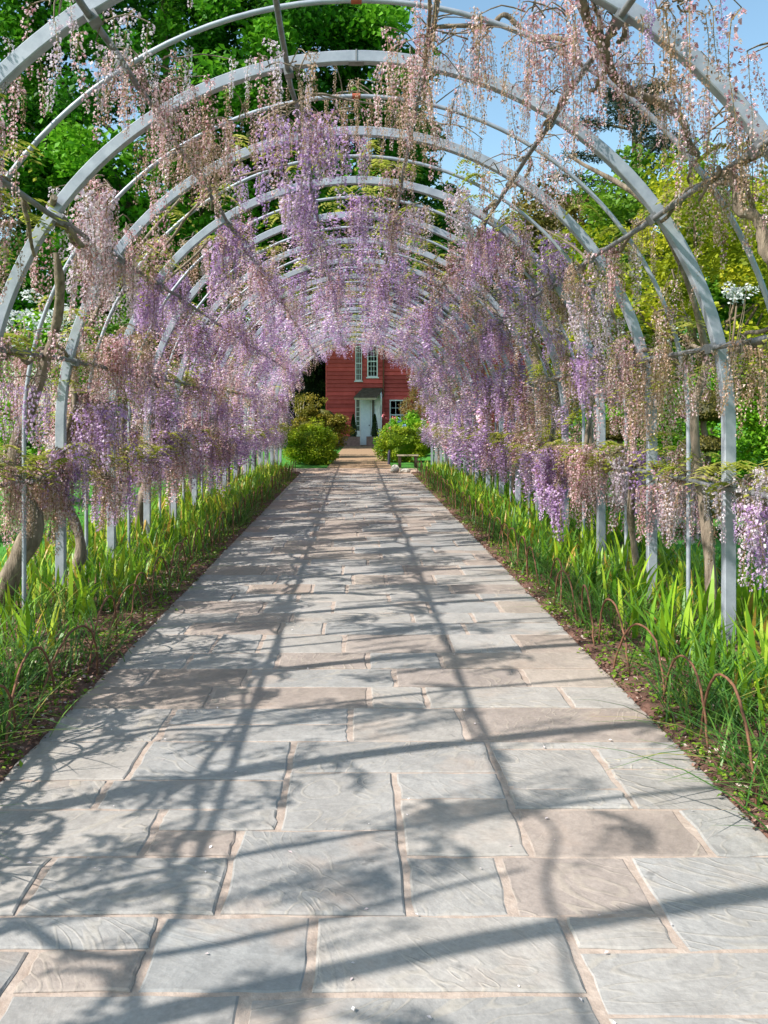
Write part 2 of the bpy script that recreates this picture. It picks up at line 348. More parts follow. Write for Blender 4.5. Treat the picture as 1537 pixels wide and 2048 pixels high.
# paving slabs: (x0, x1, dy near, dy far) measured as pixels below the horizon, then rows laid on
def DY(d): return HC * FPX / d
slabs = []
near = [(-1.48, -.905, 1320, 1066, 0), (-.9, -.288, 1320, 1153, 0), (-.288, .615, 1320, 1153, 0), (.62, 1.48, 1340, 1198, 0), (.617, 1.48, 1198, 1066, 0),
        (-.90, -.58, 1153, 1066, 1), (-1.48, -.58, 1066, 998, 0), (-.58, -.125, 1153, 998, 0), (-.125, .615, 1153, 998, 0), (.615, .92, 1066, 998, 0),
        (.92, 1.48, 1066, 880, 0), (-1.48, -1.03, 998, 880, 0), (-1.03, -.42, 998, 880, 0), (-.42, .162, 998, 828, 0), (.162, .478, 998, 880, 0),
        (.478, .92, 998, 880, 1), (-1.48, -.735, 880, 785, 0), (-.735, -.287, 828, 785, 0), (-.735, -.42, 880, 828, 1), (-.287, .16, 828, 712, 0),
        (.16, .6, 880, 765, 0), (.16, .6, 765, 712, 0), (.6, 1.22, 880, 785, 1), (1.22, 1.48, 880, 785, 0),
        (-1.48, -1.01, 785, 727, 0), (-1.01, -.287, 785, 727, 0), (.6, 1.07, 785, 745, 0), (.6, 1.07, 745, 664, 0), (1.07, 1.48, 785, 705, 0),
        (1.07, 1.48, 705, 664, 0), (-1.48, -.95, 727, 650, 0), (-.95, -.287, 727, 650, 0), (-.287, .6, 712, 650, 0), (.6, 1.48, 664, 650, 0)]
for x0, x1, d0, d1, k in near: slabs.append((x0, x1, DY(d0), DY(d1), k))
slabs.append((-1.48, -.6, 1.25, DY(1320), 0)); slabs.append((-.6, .3, 1.25, DY(1320), 0)); slabs.append((.3, 1.48, 1.25, DY(1340), 0))
rs = random.Random(5); y = DY(650); prev = []
while y < 22.15:
    h = rs.choice([.3, .34, .4, .45, .45, .52]); h = min(h, 22.2 - y) if 22.2 - y - h > .15 else 22.2 - y
    xs = [-PW]
    while True:
        w = rs.choice([.3, .45, .55, .6, .75, .9])
        if xs[-1] + w > PW - .25: break
        x = xs[-1] + w
        if any(abs(x - q) < .07 for q in prev): x += .1
        xs.append(x)
    xs.append(PW); prev = xs
    for a, b in zip(xs[:-1], xs[1:]):
        tan = 1 if rs.random() < (.22 if y < 7 else .42) else 0
        if h > .4 and rs.random() < .3:
            f = rs.uniform(.4, .6); slabs.append((a, b, y, y + h * f, tan)); slabs.append((a, b, y + h * f, y + h, 1 if rs.random() < .2 else 0))
        else: slabs.append((a, b, y, y + h, tan))
    y += h
def slab_mesh(w, d, j, seed):
    r = np.random.default_rng(seed); jx = j; n = 5
    def side(p, q, inset):
        t = np.linspace(0, 1, n, endpoint=False)[:, None]; return np.array(p) * (1 - t) + np.array(q) * t
    a, b = w / 2 - jx, d / 2 - j * .55
    loop = np.vstack([side((-a, -b), (a, -b), 0), side((a, -b), (a, b), 0), side((a, b), (-a, b), 0), side((-a, b), (-a, -b), 0)])
    loop = loop + r.normal(0, .0035, loop.shape)
    c = loop * (1 - .007 / np.array([a, b])); m = len(loop)
    z = r.normal(0, .0012, m)
    V = np.vstack([np.c_[loop, np.full(m, -.03)], np.c_[loop, np.full(m, -.0045)], np.c_[c, z], [[0, 0, .0008]]])
    q = np.arange(m); k = (q + 1) % m
    mbs = MB(); mbs.add(V, np.vstack([np.c_[q, k, m + k, m + q], np.c_[m + q, m + k, 2 * m + k, 2 * m + q]]))
    mbs.F3.append(np.c_[2 * m + q, 2 * m + k, np.full(m, 3 * m)]); mbs.M3.append(np.zeros(m, int))
    return mbs
slabs.sort(key=lambda s: s[2])
far = MB(); far_t = MB(); nobj = 0
for i, (x0, x1, y0, y1, k) in enumerate(slabs):
    ms = slab_mesh(x1 - x0, y1 - y0, .0125 if y0 < 9 else .010, i)
    c = ((x0 + x1) / 2, (y0 + y1) / 2, rs.uniform(-.004, .002))
    if nobj < 300:
        o = ms.build('paving_slab', 'slab_tan' if k else 'slab_grey', path, loc=c); nobj += 1
        o.rotation_euler = (rs.gauss(0, .0015), rs.gauss(0, .0015), rs.gauss(0, .003))
    else:
        ms.freeze(); (far_t if k else far).merge(ms, t=np.array(c))
if far.n: tag(far.build('paving_slab', 'slab_grey', path), kind='stuff')
if far_t.n: tag(far_t.build('paving_slab', 'slab_tan', path), kind='stuff')

# ------------------------------------------------------------------ the steel tunnel
RAD, ZS, Y0, SP = 2.42, 1.41, 4.08, 1.44
NF, NL = -2, 16
def arch_xz(n=72, r=RAD, zb=-.08):
    th = np.linspace(-math.pi / 2, math.pi / 2, n)
    return np.vstack([[[-r, zb]], np.c_[r * np.sin(th), ZS + r * np.cos(th)], [[r, zb]]])
def bar_mesh(hw=.037, hd=.032, ch=.005):
    P = arch_xz(); T = np.gradient(P, axis=0); T[0] = T[1] = (0, 1); T[-1] = T[-2] = (0, -1); T /= np.linalg.norm(T, axis=1)[:, None]
    Nn = np.c_[-T[:, 1], T[:, 0]]                       # outward normal
    prof = [(hw, -hd + ch), (hw, hd - ch), (hw - ch, hd), (-hw + ch, hd), (-hw, hd - ch), (-hw, -hd + ch), (-hw + ch, -hd), (hw - ch, -hd)]
    V = np.array([[p[0] + n[0] * u, v, p[1] + n[1] * u] for p, n in zip(P, Nn) for u, v in prof]); k = len(prof); n = len(P)
    F = [[i * k + j, i * k + (j + 1) % k, (i + 1) * k + (j + 1) % k, (i + 1) * k + j] for i in range(n - 1) for j in range(k)]
    return MB().add(V, F).mesh('rib', 'galvanised')
rib_me = bar_mesh()
P = arch_xz(60, RAD + .02); rod = MB(); tube(rod, np.c_[P[:, 0], np.zeros(len(P)), P[:, 1]], .0165, 8); rod_me = rod.mesh('thin_rib', 'galvanised', True)
pl = MB(); box(pl, -.005, .005, -.036, .036, -.041, .041); box(pl, -.05, .05, -.0355, .0355, -.0405, -.0375); plate_me = pl.mesh('joint_plate', 'galvanised_dark')
cl = MB(); tube(cl, [[-.03, 0, 0], [.03, 0, 0]], .0205, 10); collar_me = cl.mesh('weld_collar', 'rust_red', True)
perg = empty('wisteria_tunnel_frame', (0, Y0, 0), 'long tunnel of galvanised steel arches joined by rails over the path', 'pergola')
perg.location = (0, 0, 0)
for n in range(NF, NL + 1):
    o = obj('arch_rib', rib_me, perg, (0, Y0 + n * SP, 0)); obj('joint_plate', plate_me, o, (0, 0, ZS + RAD))
    if n < NL:
        o = obj('thin_rib', rod_me, perg, (0, Y0 + (n + .5) * SP, 0))
        if n < 2: obj('weld_collar', collar_me, o, (0, 0, ZS + RAD + .02))
RAILS = [-77, -54.5, -32.3, -10.7, 10.7, 32.3, 54.5, 77]
def on_arch(th, r=RAD - .055): t = R(th); return r * math.sin(t), ZS + r * math.cos(t)
LOWZ = 1.04
cp = MB(); box(cp, -.03, .03, -.042, .042, -.024, .024); box(cp, -.012, .012, -.05, .05, -.012, .012); clamp_me = cp.mesh('rail_clamp', 'galvanised_dark')
for o in [q for q in perg.children if q.name.startswith('arch_rib')]:
    if o.location.y < Y0 + 6.5 * SP and o.location.y > 3:
        for th in RAILS:
            x, z = on_arch(th, RAD - .058); obj('rail_clamp', clamp_me, o, (x, 0, z), (0, R(th), 0))
yA, yB = 1.88, Y0 + NL * SP + .1
for th in RAILS + [-90, 90]:
    x, z = on_arch(th) if abs(th) < 90 else (math.copysign(RAD - .055, th), LOWZ)
    ys = np.linspace(yA, yB, 60); wob = np.random.default_rng(int(th) + 200).normal(0, .006, (60, 2))
    mbt = MB(); tube(mbt, np.c_[x + wob[:, 0], ys, z + wob[:, 1]], .0175, 8); mbt.build('rail', 'galvanised_dark', perg, smooth=True)

# ------------------------------------------------------------------ wisteria
KIND = {'lilac': 'petal_lilac', 'pink': 'petal_pink', 'bud': 'petal_bud', 'pale': 'petal_pale'}
KNAMES = ['lilac', 'pink', 'bud', 'pale']
SLOTS = [KIND[k] for k in KNAMES] + ['raceme_stem']
def raceme(kind, seed, lod):
    """one hanging flower spike at the origin: a thin stem carrying small two-petalled florets"""
    r = np.random.default_rng(seed); mi = KNAMES.index(kind); m = MB()
    L = {'lilac': .36, 'pink': .36, 'bud': .34, 'pale': .33}[kind] * r.uniform(.85, 1.2)
    cx = r.uniform(.02, .09); wv = r.normal(0, .012, 2)
    def P(t): t = np.asarray(t, float); return np.stack([cx * (1 - np.exp(-5 * t)) + wv[0] * np.sin(5 * t), wv[1] * np.sin(4 * t), -L * t + .035 * np.sin(np.minimum(t * 9, 3.14))], -1)
    if lod < 2: tube(m, P(np.linspace(0, 1, 7 if lod == 0 else 4)), np.linspace(.0032, .0012, 7 if lod == 0 else 4), 3, .5, 4, False)
    n = {'lilac': (92, 40, 17), 'pink': (84, 38, 16), 'bud': (74, 32, 13), 'pale': (84, 38, 16)}[kind][lod]
    t = np.clip((np.arange(n) + r.random(n)) / n, 0, 1) * .97 + .03
    open_ = {'lilac': 1.0, 'pink': .8, 'bud': .42, 'pale': .95}[kind]
    rad = (.010 + .041 * open_ * np.clip(1 - t, 0, 1) ** .6 + .006) * r.uniform(.6, 1.15, n)
    sz = (.0108 + .0152 * open_ * (1 - .6 * t)) * r.uniform(.7, 1.3, n) * (1.0, 1.42, 2.1)[lod]
    ph = np.arange(n) * 2.399 + r.normal(0, .35, n)
    o = np.stack([np.cos(ph), np.sin(ph), -.35 + r.normal(0, .3, n)], -1); o /= np.linalg.norm(o, axis=1)[:, None]
    tg = np.stack([-np.sin(ph), np.cos(ph), r.normal(0, .3, n)], -1); tg /= np.linalg.norm(tg, axis=1)[:, None]
    up = np.cross(o, tg)
    c = P(t) + o * rad[:, None]; s = sz[:, None]
    tint = np.clip(.28 + .34 * t * 0 + r.normal(.24, .27, n), 0, 1)
    if lod < 2:
        # two petals meeting along a fold: the banner behind and the keel in front
        a0, a1 = c - o * s * .45, c + o * s * .5
        b0, b1 = c + tg * s * .52 + up * s * .22, c - tg * s * .52 + up * s * .22
        V = np.stack([a0, b0, a1, b1], 1).reshape(-1, 3); F = np.arange(4 * n).reshape(n, 4)
        Ft = np.vstack([F[:, [0, 1, 2]], F[:, [0, 2, 3]]])
        m.add(V, Ft, np.repeat(tint, 4), mi)
        if lod == 0:
            k = c - up * s * .3 + o * s * .15
            V = np.stack([a0, k + tg * s * .25, a1 - up * s * .25, k - tg * s * .25], 1).reshape(-1, 3)
            m.add(V, F, np.repeat(np.clip(tint + r.normal(.10, .1, n), 0, 1), 4), mi)
            q = P(t); V = np.stack([q, q + up * .0016, c - o * s * .3], 1).reshape(-1, 3)
            m.add(V, np.arange(3 * n).reshape(n, 3), .6, 4)
    else:
        V = np.stack([c - o * s * .5, c + tg * s * .45, c + o * s * .5, c - tg * s * .45], 1).reshape(-1, 3)
        m.add(V, np.arange(4 * n).reshape(n, 4), np.repeat(tint, 4), mi)
    return m.freeze()
NV = 4
RAC = {(k, v, l): raceme(k, 100 * i + 10 * v + l, l) for i, k in enumerate(KNAMES) for v in range(NV) for l in range(3)}
RAC_ME = {(k, v): RAC[(k, v, 0)].mesh('raceme', SLOTS) for k in KNAMES for v in range(NV)}

def leaf_spray(m, p, rnd, n=4):
    """young pinnate leaves: a drooping rib with paired leaflets"""
    for _ in range(n):
        a = rnd.uniform(0, 6.28); Lr = rnd.uniform(.10, .24); d = np.array([math.cos(a), math.sin(a), 0])
        side = np.array([-d[1], d[0], 0]); up = rnd.uniform(.2, 1.0)
        t = np.linspace(.15, 1, 7)
        q = p + d * (Lr * t)[:, None] + np.array([0, 0, 1.0]) * (Lr * (up * t - 1.1 * t * t))[:, None]
        tn = np.clip(rnd.normal(.55, .2), 0, 1)
        for sg in (-1, 1):
            tip = q + side * sg * .055 + d * .02 - np.array([0, 0, .018]); mid = (q + tip) / 2
            V = np.stack([q, mid + d * .013, tip, mid - d * .013], 1).reshape(-1, 3)
            m.add(V, np.arange(28).reshape(7, 4), np.clip(tn + rnd.normal(0, .08), 0, 1))

# clusters picked out overhead in the near bays: px, py, scale, kind, how many, spread (m), length factor
OVER = [(215, 55, 415, 'pale', 9, .22, .8), (120, 10, 420, 'pale', 7, .18, .8), (268, 125, 352, 'pink', 14, .13, .9), (300, 175, 345, 'pink', 12, .14, .9), (350, 110, 350, 'pale', 6, .14, .6),
        (370, 235, 310, 'pink', 16, .17, 1.0), (420, 260, 300, 'bud', 16, .18, 1.0), (345, 300, 290, 'bud', 12, .16, .9), (430, 300, 275, 'bud', 12, .15, .9), (540, 110, 340, 'pale', 5, .12, .8),
        (590, 130, 315, 'bud', 7, .14, .9), (570, 215, 290, 'bud', 12, .25, .7), (480, 235, 290, 'bud', 10, .25, .7), (600, 225, 270, 'lilac', 9, .13, 1.2), (640, 255, 255, 'lilac', 12, .16, 1.2), (590, 260, 250, 'lilac', 8, .14, 1.2),
        (700, 215, 265, 'bud', 14, .3, .8), (660, 205, 270, 'pink', 8, .2, .8), (760, 215, 265, 'bud', 12, .3, .8),
        (860, 35, 352, 'pink', 16, .12, .9), (880, 80, 350, 'bud', 14, .15, 1.0), (850, 110, 340, 'pink', 18, .15, 1.0), (830, 170, 315, 'bud', 18, .18, 1.0), (855, 200, 300, 'bud', 16, .18, .9), (815, 240, 280, 'bud', 18, .25, .9),
        (890, 250, 275, 'bud', 14, .25, .8), (930, 205, 285, 'bud', 10, .25, .8),
        (940, 50, 352, 'bud', 8, .15, .9), (985, 40, 355, 'bud', 8, .15, 1.0), (1040, 45, 360, 'pink', 9, .15, .9), (1080, 20, 380, 'pink', 14, .15, .9), (1060, 70, 360, 'bud', 8, .14, 1.0),
        (1140, 30, 395, 'pink', 18, .15, .9), (1190, 30, 400, 'pink', 16, .15, .9), (1160, 90, 385, 'pink', 18, .15, .9), (1110, 110, 370, 'pink', 14, .14, .9), (1230, 40, 410, 'pink', 10, .15, .9), (1250, 90, 395, 'bud', 8, .12, .8),
        (1110, 190, 325, 'pink', 10, .14, .9), (1085, 205, 310, 'bud', 10, .15, .9), (1040, 310, 270, 'bud', 16, .2, 1.0), (1000, 350, 260, 'bud', 14, .2, 1.0), (1070, 280, 285, 'bud', 8, .15, .9),
        (1240, 150, 370, 'pink', 12, .15, .8), (1290, 180, 370, 'bud', 14, .15, .8), (1345, 130, 385, 'pink', 10, .08, .9), (1380, 140, 385, 'pink', 10, .08, .9), (1330, 220, 360, 'bud', 12, .12, .7),
        (1310, 20, 425, 'lilac', 5, .08, .7), (1380, 5, 425, 'lilac', 5, .08, .8), (1440, 225, 395, 'pink', 20, .14, .9), (1480, 250, 395, 'bud', 18, .14, .9), (1500, 290, 390, 'pink', 14, .14, .9), (1420, 290, 380, 'bud', 12, .12, .9)]
def vine_of(x, y):
    n = int(round((y - Y0 - .35) / SP)); return (-1 if x < 0 else 1, max(NF, min(NL, n)))
VR = {}   # vine -> list of (pos, kind, length, rank)
TW = {}   # vine -> twigs
LS = {}
def add_cluster(p, kind, n, spread, lf, key, rnd, flat=.35, mix=.25):
    lst = VR.setdefault(key, []); tw = TW.setdefault(key, [])
    fan = [p + rnd.normal(0, 1, 3) * np.array([spread, spread, spread * flat]) for _ in range(n)]
    for q in fan:
        k = kind
        if rnd.random() < mix: k = {'lilac': 'pink', 'pink': 'bud', 'bud': 'pink', 'pale': 'pink'}[kind]
        lst.append((q, k, lf * rnd.uniform(.7, 1.25)))
        if rnd.random() < .55: tw.append((p + rnd.normal(0, .03, 3), q))
r0 = np.random.default_rng(3)
for px, py, s, kind, n, sprd, lf in OVER:
    p = W(px, py, s); add_cluster(p, kind, int(n * (1.1 if px < 800 else .66 if px < 900 else .52)), sprd * 1.05, lf, vine_of(p[0], p[1]), r0)
for n in range(NF, NL + 1):
    for sg in (-1, 1):
        key = (sg, n); rnd = np.random.default_rng(1000 + n * 2 + (sg > 0))
        VR.setdefault(key, []); TW.setdefault(key, []); LS.setdefault(key, [])
        yc = Y0 + n * SP + .35
        # tiers: rail angle, clusters per bay, racemes per cluster
        farness = min(1, max(0, (n - 1) / 4))
        tiers = [(90, (7.5 if sg < 0 else 4.2 if n < 1 else 6) + 3 * farness, 13), (84, (1.8 if sg < 0 else .6) + 2.2 * farness, 11), (77, (6.6 if sg < 0 else 3.4) + (1 if sg < 0 else 3.5) * farness, 13), (66, 1.5 + 2.0 * farness, 9), (54.5, (5.6 if sg < 0 else 1.8 + 3.5 * farness), 13),
                 (43, .7 + 1.5 * farness, 9), (32.3, 0 if n <= 2 else 4.2 if n < 6 else 5.2, 10), (21, 0 if n <= 2 else 1.2 if n < 6 else 2.2, 9), (10.7, 0 if n <= 2 else 3.8 if n < 6 else 4.6, 10), (3, 0 if n < 6 else .7, 8)]
        if n < 0: tiers = [(90, 2, 9), (77, 3.0, 11), (66, 1.6, 10), (54.5, 2.2, 10), (32.3, 2.2, 9), (10.7, 1.2, 8)]
        for th, nc, per in tiers:
            nc = int(nc) + (rnd.random() < nc % 1)
            for _ in range(nc):
                y = yc + rnd.uniform(-.75, .75)
                if th == 90: x, z = RAD - rnd.normal(.03, .12), LOWZ + rnd.normal(.06, .13)
                elif th == 84: x, z = RAD - rnd.normal(.02, .10), rnd.uniform(1.3, 1.75)
                else:
                    x, z = on_arch(th + rnd.normal(0, 4), RAD + rnd.normal(.03, .09))
                p = np.array([sg * x, y, z])
                u = rnd.random()
                if n <= 2:
                    if th == 90 and sg > 0: kind = 'pale' if u < .4 else 'pink' if u < .9 else 'lilac'
                    elif th == 90: kind = 'bud' if u < .3 else 'pink' if u < .65 else 'lilac' if u < .85 else 'pale'
                    elif sg > 0: kind = 'bud' if u < .5 else 'pink' if u < .9 else 'pale'
                    else: kind = 'bud' if u < .25 else 'pink' if u < .82 else 'pale' if u < .9 else 'lilac'
                elif n <= 5:
                    lp = .62 if sg < 0 else .38
                    kind = 'lilac' if u < lp else 'pink' if u < lp + .22 else 'bud' if u < .94 else 'pale'
                else: kind = 'lilac' if u < .66 else 'pink' if u < .82 else 'bud' if u < .92 else 'pale'
                lf = rnd.uniform(.75, 1.15) * (1.05 if abs(th) < 80 else 1.12 if n > 1 else .95) * (.8 if n > 10 and th < 50 else 1)
                add_cluster(p, kind, int(per * rnd.uniform(.5, 1.4)), rnd.uniform(.06, .11), lf, key, rnd, mix=.14)
            for _ in range({90: 11, 77: 6, 54.5: 4, 66: 2}.get(th, 2 if n > 1 else 0)):
                if th == 90: x, z = RAD - rnd.normal(.03, .12), LOWZ + rnd.normal(.12, .08)
                else: x, z = on_arch(th + rnd.normal(0, 5), RAD + .05)
                LS[key].append(np.array([sg * x, yc + rnd.uniform(-.75, .75), z]))

ORD = ['first', 'second', 'third', 'fourth', 'fifth', 'sixth', 'seventh', 'eighth', 'ninth', 'tenth', 'eleventh', 'twelfth', 'thirteenth', 'fourteenth',
       'fifteenth', 'sixteenth', 'seventeenth', 'eighteenth', 'nineteenth', 'twentieth', 'twenty-first', 'twenty-second']
BR = {  # limbs traced in the near bays: (side, bay): list of (points as px, py, scale; start radius; end radius)
    (1, 0): [([(1150, -60, 425), (1165, 0, 415), (1178, 55, 405), (1212, 112, 395), (1232, 148, 388), (1270, 185, 380), (1322, 210, 372), (1366, 242, 366), (1384, 282, 362), (1400, 312, 360)], .026, .018),
             ([(1450, 345, 392), (1474, 390, 394), (1500, 432, 396), (1525, 470, 398), (1548, 520, 400)], .024, .03),
             ([(1440, 335, 390), (1428, 360, 386), (1400, 395, 380)], .012, .007), ([(1240, 90, 398), (1255, 40, 405), (1262, -10, 410)], .012, .018),
             ([(1215, 115, 395), (1205, 160, 390), (1180, 180, 380)], .016, .007), ([(1365, 242, 366), (1352, 190, 372), (1340, 150, 378)], .008, .004),
             ([(1232, 60, 408), (1210, 90, 400), (1195, 20, 405), (1188, -20, 410)], .014, .009)],
    (1, 1): [([(866, 48, 352), (890, 54, 352), (950, 50, 352), (985, 46, 352), (1005, 35, 352), (1028, 46, 352), (1060, 62, 354), (1105, 76, 358), (1150, 95, 372)], .012, .016),
             ([(858, -20, 365), (856, 60, 345), (852, 130, 330), (848, 200, 305)], .012, .008), ([(1135, 190, 335), (1110, 220, 320), (1085, 262, 300), (1075, 280, 290)], .012, .006),
             ([(1400, 312, 360), (1375, 340, 340), (1385, 380, 330), (1360, 410, 320)], .010, .006)],
    (-1, 1): [([(48, 395, 330), (52, 430, 328), (60, 470, 320), (70, 510, 312)], .016, .01), ([(110, 440, 305), (150, 470, 300), (165, 490, 295), (140, 470, 290)], .018, .012),
              ([(205, 215, 330), (250, 120, 350), (300, 180, 330), (345, 265, 300)], .010, .006)],
    (-1, 2): [([(520, 240, 280), (585, 205, 285), (640, 190, 285), (700, 200, 280), (760, 210, 275)], .012, .006), ([(330, 490, 245), (380, 430, 250), (430, 375, 255), (500, 345, 258), (575, 330, 258)], .011, .008)],
}
def build_vine(sg, n):
    rnd = np.random.default_rng(500 + n * 2 + (sg > 0)); yc = Y0 + n * SP
    side = 'left' if sg < 0 else 'right'; k = n - NF
    if n < 0: lab = 'wisteria vine arching over the %s side beside the viewer, mostly out of frame' % side if n == -1 else 'wisteria vine behind the viewer on the %s side of the tunnel' % side
    else:
        look = ('pinkish brown flowered wisteria' if n <= 2 else 'lilac flowered wisteria')
        lab = '%s climbing the %s side of the tunnel, %s trunk from the front' % (look, side, ORD[n])
    bx = sg * (RAD + rnd.uniform(.02, .16)); by = yc + rnd.uniform(.25, .6)
    if (sg, n) == (-1, 1): bx, by = -2.66, 6.25
    root = empty('wisteria_vine', (bx, by, 0), lab, 'wisteria', 'wisteria vines trained over the tunnel'); base = np.array([bx, by, 0.])
    def loc(P): return np.asarray(P, float) - base
    # trunk
    r_b = rnd.uniform(.028, .05)
    if (sg, n) == (-1, 1):
        pts = [W(0, 1235, 262), W(18, 1170, 264), W(42, 1110, 266), W(56, 1060, 268), W(44, 990, 268), W(40, 900, 268), W(62, 820, 270), W(84, 715, 272), W(112, 630, 276), W(128, 560, 282), W(122, 500, 285)]
        pts = np.array(pts); rr = np.interp(np.linspace(0, 1, 34), [0, .12, .35, .6, 1], [.115, .085, .075, .042, .028])
    else:
        x77, z77 = on_arch(77, RAD + .08); x54, z54 = on_arch(54.5, RAD + .07); x40, z40 = on_arch(38, RAD + .06)
        pts = np.array([[bx, by, -.08], [bx - sg * rnd.uniform(-.05, .09), by + rnd.uniform(-.2, .12), .45], [sg * (RAD + rnd.uniform(-.03, .1)), by + rnd.uniform(-.25, .2), 1.0],
                        [sg * (RAD + rnd.uniform(-.02, .06)), by + rnd.uniform(-.2, .2), 1.55], [sg * x77, by + rnd.uniform(-.2, .3), z77], [sg * x54, by + rnd.uniform(-.4, .4), z54], [sg * x40, by + rnd.uniform(-.6, .6), z40]])
        rr = np.interp(np.linspace(0, 1, 34), [0, .1, .5, 1], [r_b * 1.5, r_b, r_b * .7, r_b * .3])
    if n <= 0: pts = pts[:6] if (sg, n) != (-1, 1) else pts
    P = smooth_path(loc(pts), 34, .045, n * 3 + 7); rr = rr * (1 + .10 * np.sin(np.arange(34) * 1.7 + n) + .08 * np.sin(np.arange(34) * .63 + 2 * n))
    m = MB(); tube(m, P, rr, 9 if n < 6 else 6)
    if rnd.random() < .8 and n < 8 and (sg, n) != (-1, 1):       # a second stem twisting round the first
        Q = P.copy(); a = np.linspace(0, 9, 34); Q[:, 0] += np.cos(a) * rr * 1.3; Q[:, 1] += np.sin(a) * rr * 1.3; Q[0, 2] = -.08
        t2 = MB(); tube(t2, Q[:22], rr[:22] * .6, 7); t2.build('stem', 'bark', root, True)
    m.build('trunk', 'bark', root, True)
    # limbs laid along the rails
    for th in (90, 77, 54.5) + ((32.3,) if n > 1 else ()) + ((10.7,) if n > 3 else ()):
        x, z = on_arch(th, RAD + .04) if th < 90 else (RAD + .02, LOWZ + .05)
        ys = np.linspace(by - base[1] - .85, by - base[1] + .85, 6)
        pts = np.c_[np.full(6, sg * x - base[0]) + rnd.normal(0, .05, 6), ys, np.full(6, z) + rnd.normal(0, .05, 6)]
        m = MB(); r1 = rnd.uniform(.012, .024) * (1 if n < 8 else .8)
        tube(m, smooth_path(pts, 20 if n < 6 else 10, .02, n + int(th)), np.linspace(r1, r1 * .55, 20 if n < 6 else 10), 7 if n < 6 else 5); m.build('limb', 'bark', root, True)
    for pts, ra, rb in BR.get((sg, n), []):
        pp = np.array([W(*q) for q in pts]); m = MB(); tube(m, smooth_path(loc(pp), 30, .012, int(pts[0][0])), 1.05 * np.linspace(ra, rb, 30) * (1 + .12 * np.sin(np.arange(30) * 2.1)), 8); m.build('limb', 'bark', root, True)
    # twigs
    tw = TW.get((sg, n), [])
    if tw:
        m = MB()
        for a, b in (tw if n < 7 else tw[::3]):
            a, b = loc(a), loc(b); mid = (a + b) / 2 + np.array([0, 0, rnd.uniform(.01, .06)]) + rnd.normal(0, .015, 3)
            tube(m, smooth_path([a, mid, b], 5 if n < 4 else 3), np.linspace(.0055, .0028, 5 if n < 4 else 3), 4 if n < 4 else 3, .4, 0, False)
        tag(m.build('twigs', 'bark', root), kind='stuff')
    # leaf sprays
    if LS.get((sg, n)):
        m = MB()
        for p in LS[(sg, n)]: leaf_spray(m, loc(p), rnd, int(rnd.integers(3, 8)))
        tag(m.build('leaves', 'wisteria_leaf', root), kind='stuff')
    # racemes
    lst = VR.get((sg, n), [])
    lst.sort(key=lambda e: e[0][1])
    lod = 0 if n <= 3 else 1 if n <= 7 else 2
    joined = MB(); cnt = 0
    for q, k, lf in lst:
        v = int(rnd.integers(NV)); a = rnd.uniform(0, 6.28); q = loc(q)
        tx, ty = rnd.normal(0, .07, 2)
        if 0 <= n <= 3 and cnt < 290:
            obj('raceme', RAC_ME[(k, v)], root, q, (tx, ty, a), (lf * .74, lf * .74, lf) if n <= 1 else (lf * .88, lf * .88, lf)); cnt += 1
        else:
            c, s = math.cos(a), math.sin(a); w = .72 if n < 2 else 1.0; M = np.array([[c * w, -s * w, ty], [s * w, c * w, -tx], [0, 0, 1.]])
            joined.merge(RAC[(k, v, lod)], M, q, lf, rnd.normal(0, .08))
    if joined.n: tag(joined.build('blossom', SLOTS, root), kind='stuff')
    return root
for n in range(NF, NL + 1):
    for sg in (-1, 1): build_vine(sg, n)

# ------------------------------------------------------------------ beds: hoops, irises, leaf litter
def hoop_mesh(w, h, lean, seed):
    r = np.random.default_rng(seed); t = np.linspace(-1, 1, 27)
    y = w / 2 * np.sign(t) * (1 - (1 - np.abs(t)) ** 1.7)
    z = h * (1 - np.abs(y / (w / 2)) ** 2.4) ** .72; z[0] = z[-1] = -.06
    x = lean * z / h + r.normal(0, .002, 27)
    m = MB(); tube(m, np.c_[x, y, z], .006, 6); return m.mesh('hoop', 'rust', True)
hoops_me = [hoop_mesh(.64, .38, .01, 1), hoop_mesh(.62, .37, -.02, 2), hoop_mesh(.66, .36, .03, 3), hoop_mesh(.63, .39, 0, 4)]
rh = random.Random(9)
for sg in (-1, 1):
    side = 'left' if sg < 0 else 'right'
    for i in range(35):
        y = 3.0 + i * .553 + rh.uniform(-.04, .04)
        if y > 22: break
        o = obj('hoop', hoops_me[rh.randrange(4)], None, (sg * (1.57 + rh.uniform(-.02, .03)), y, rh.uniform(-.03, .01)), (rh.gauss(0, .03), rh.gauss(0, .04), rh.gauss(0, .07)), rh.uniform(.93, 1.05))
        if i < 14: lab = '%s rusty iron hoop from the front edging the %s bed along the path' % (ORD[i], side)
        else: lab = 'small far rusty hoop in the receding row along the %s path edge' % side
        tag(o, lab, 'hoop', 'rusty hoops along the %s path edge' % side)
for i in range(9):
    o = obj('hoop', hoops_me[i % 4], None, (3.42 + rh.uniform(-.03, .03), 6.4 + i * .9, 0), (0, 0, rh.gauss(0, .08)), 1.0)
    tag(o, '%s rusty hoop from the front on the lawn side of the right bed' % ORD[i], 'hoop', 'rusty hoops along the lawn edge')

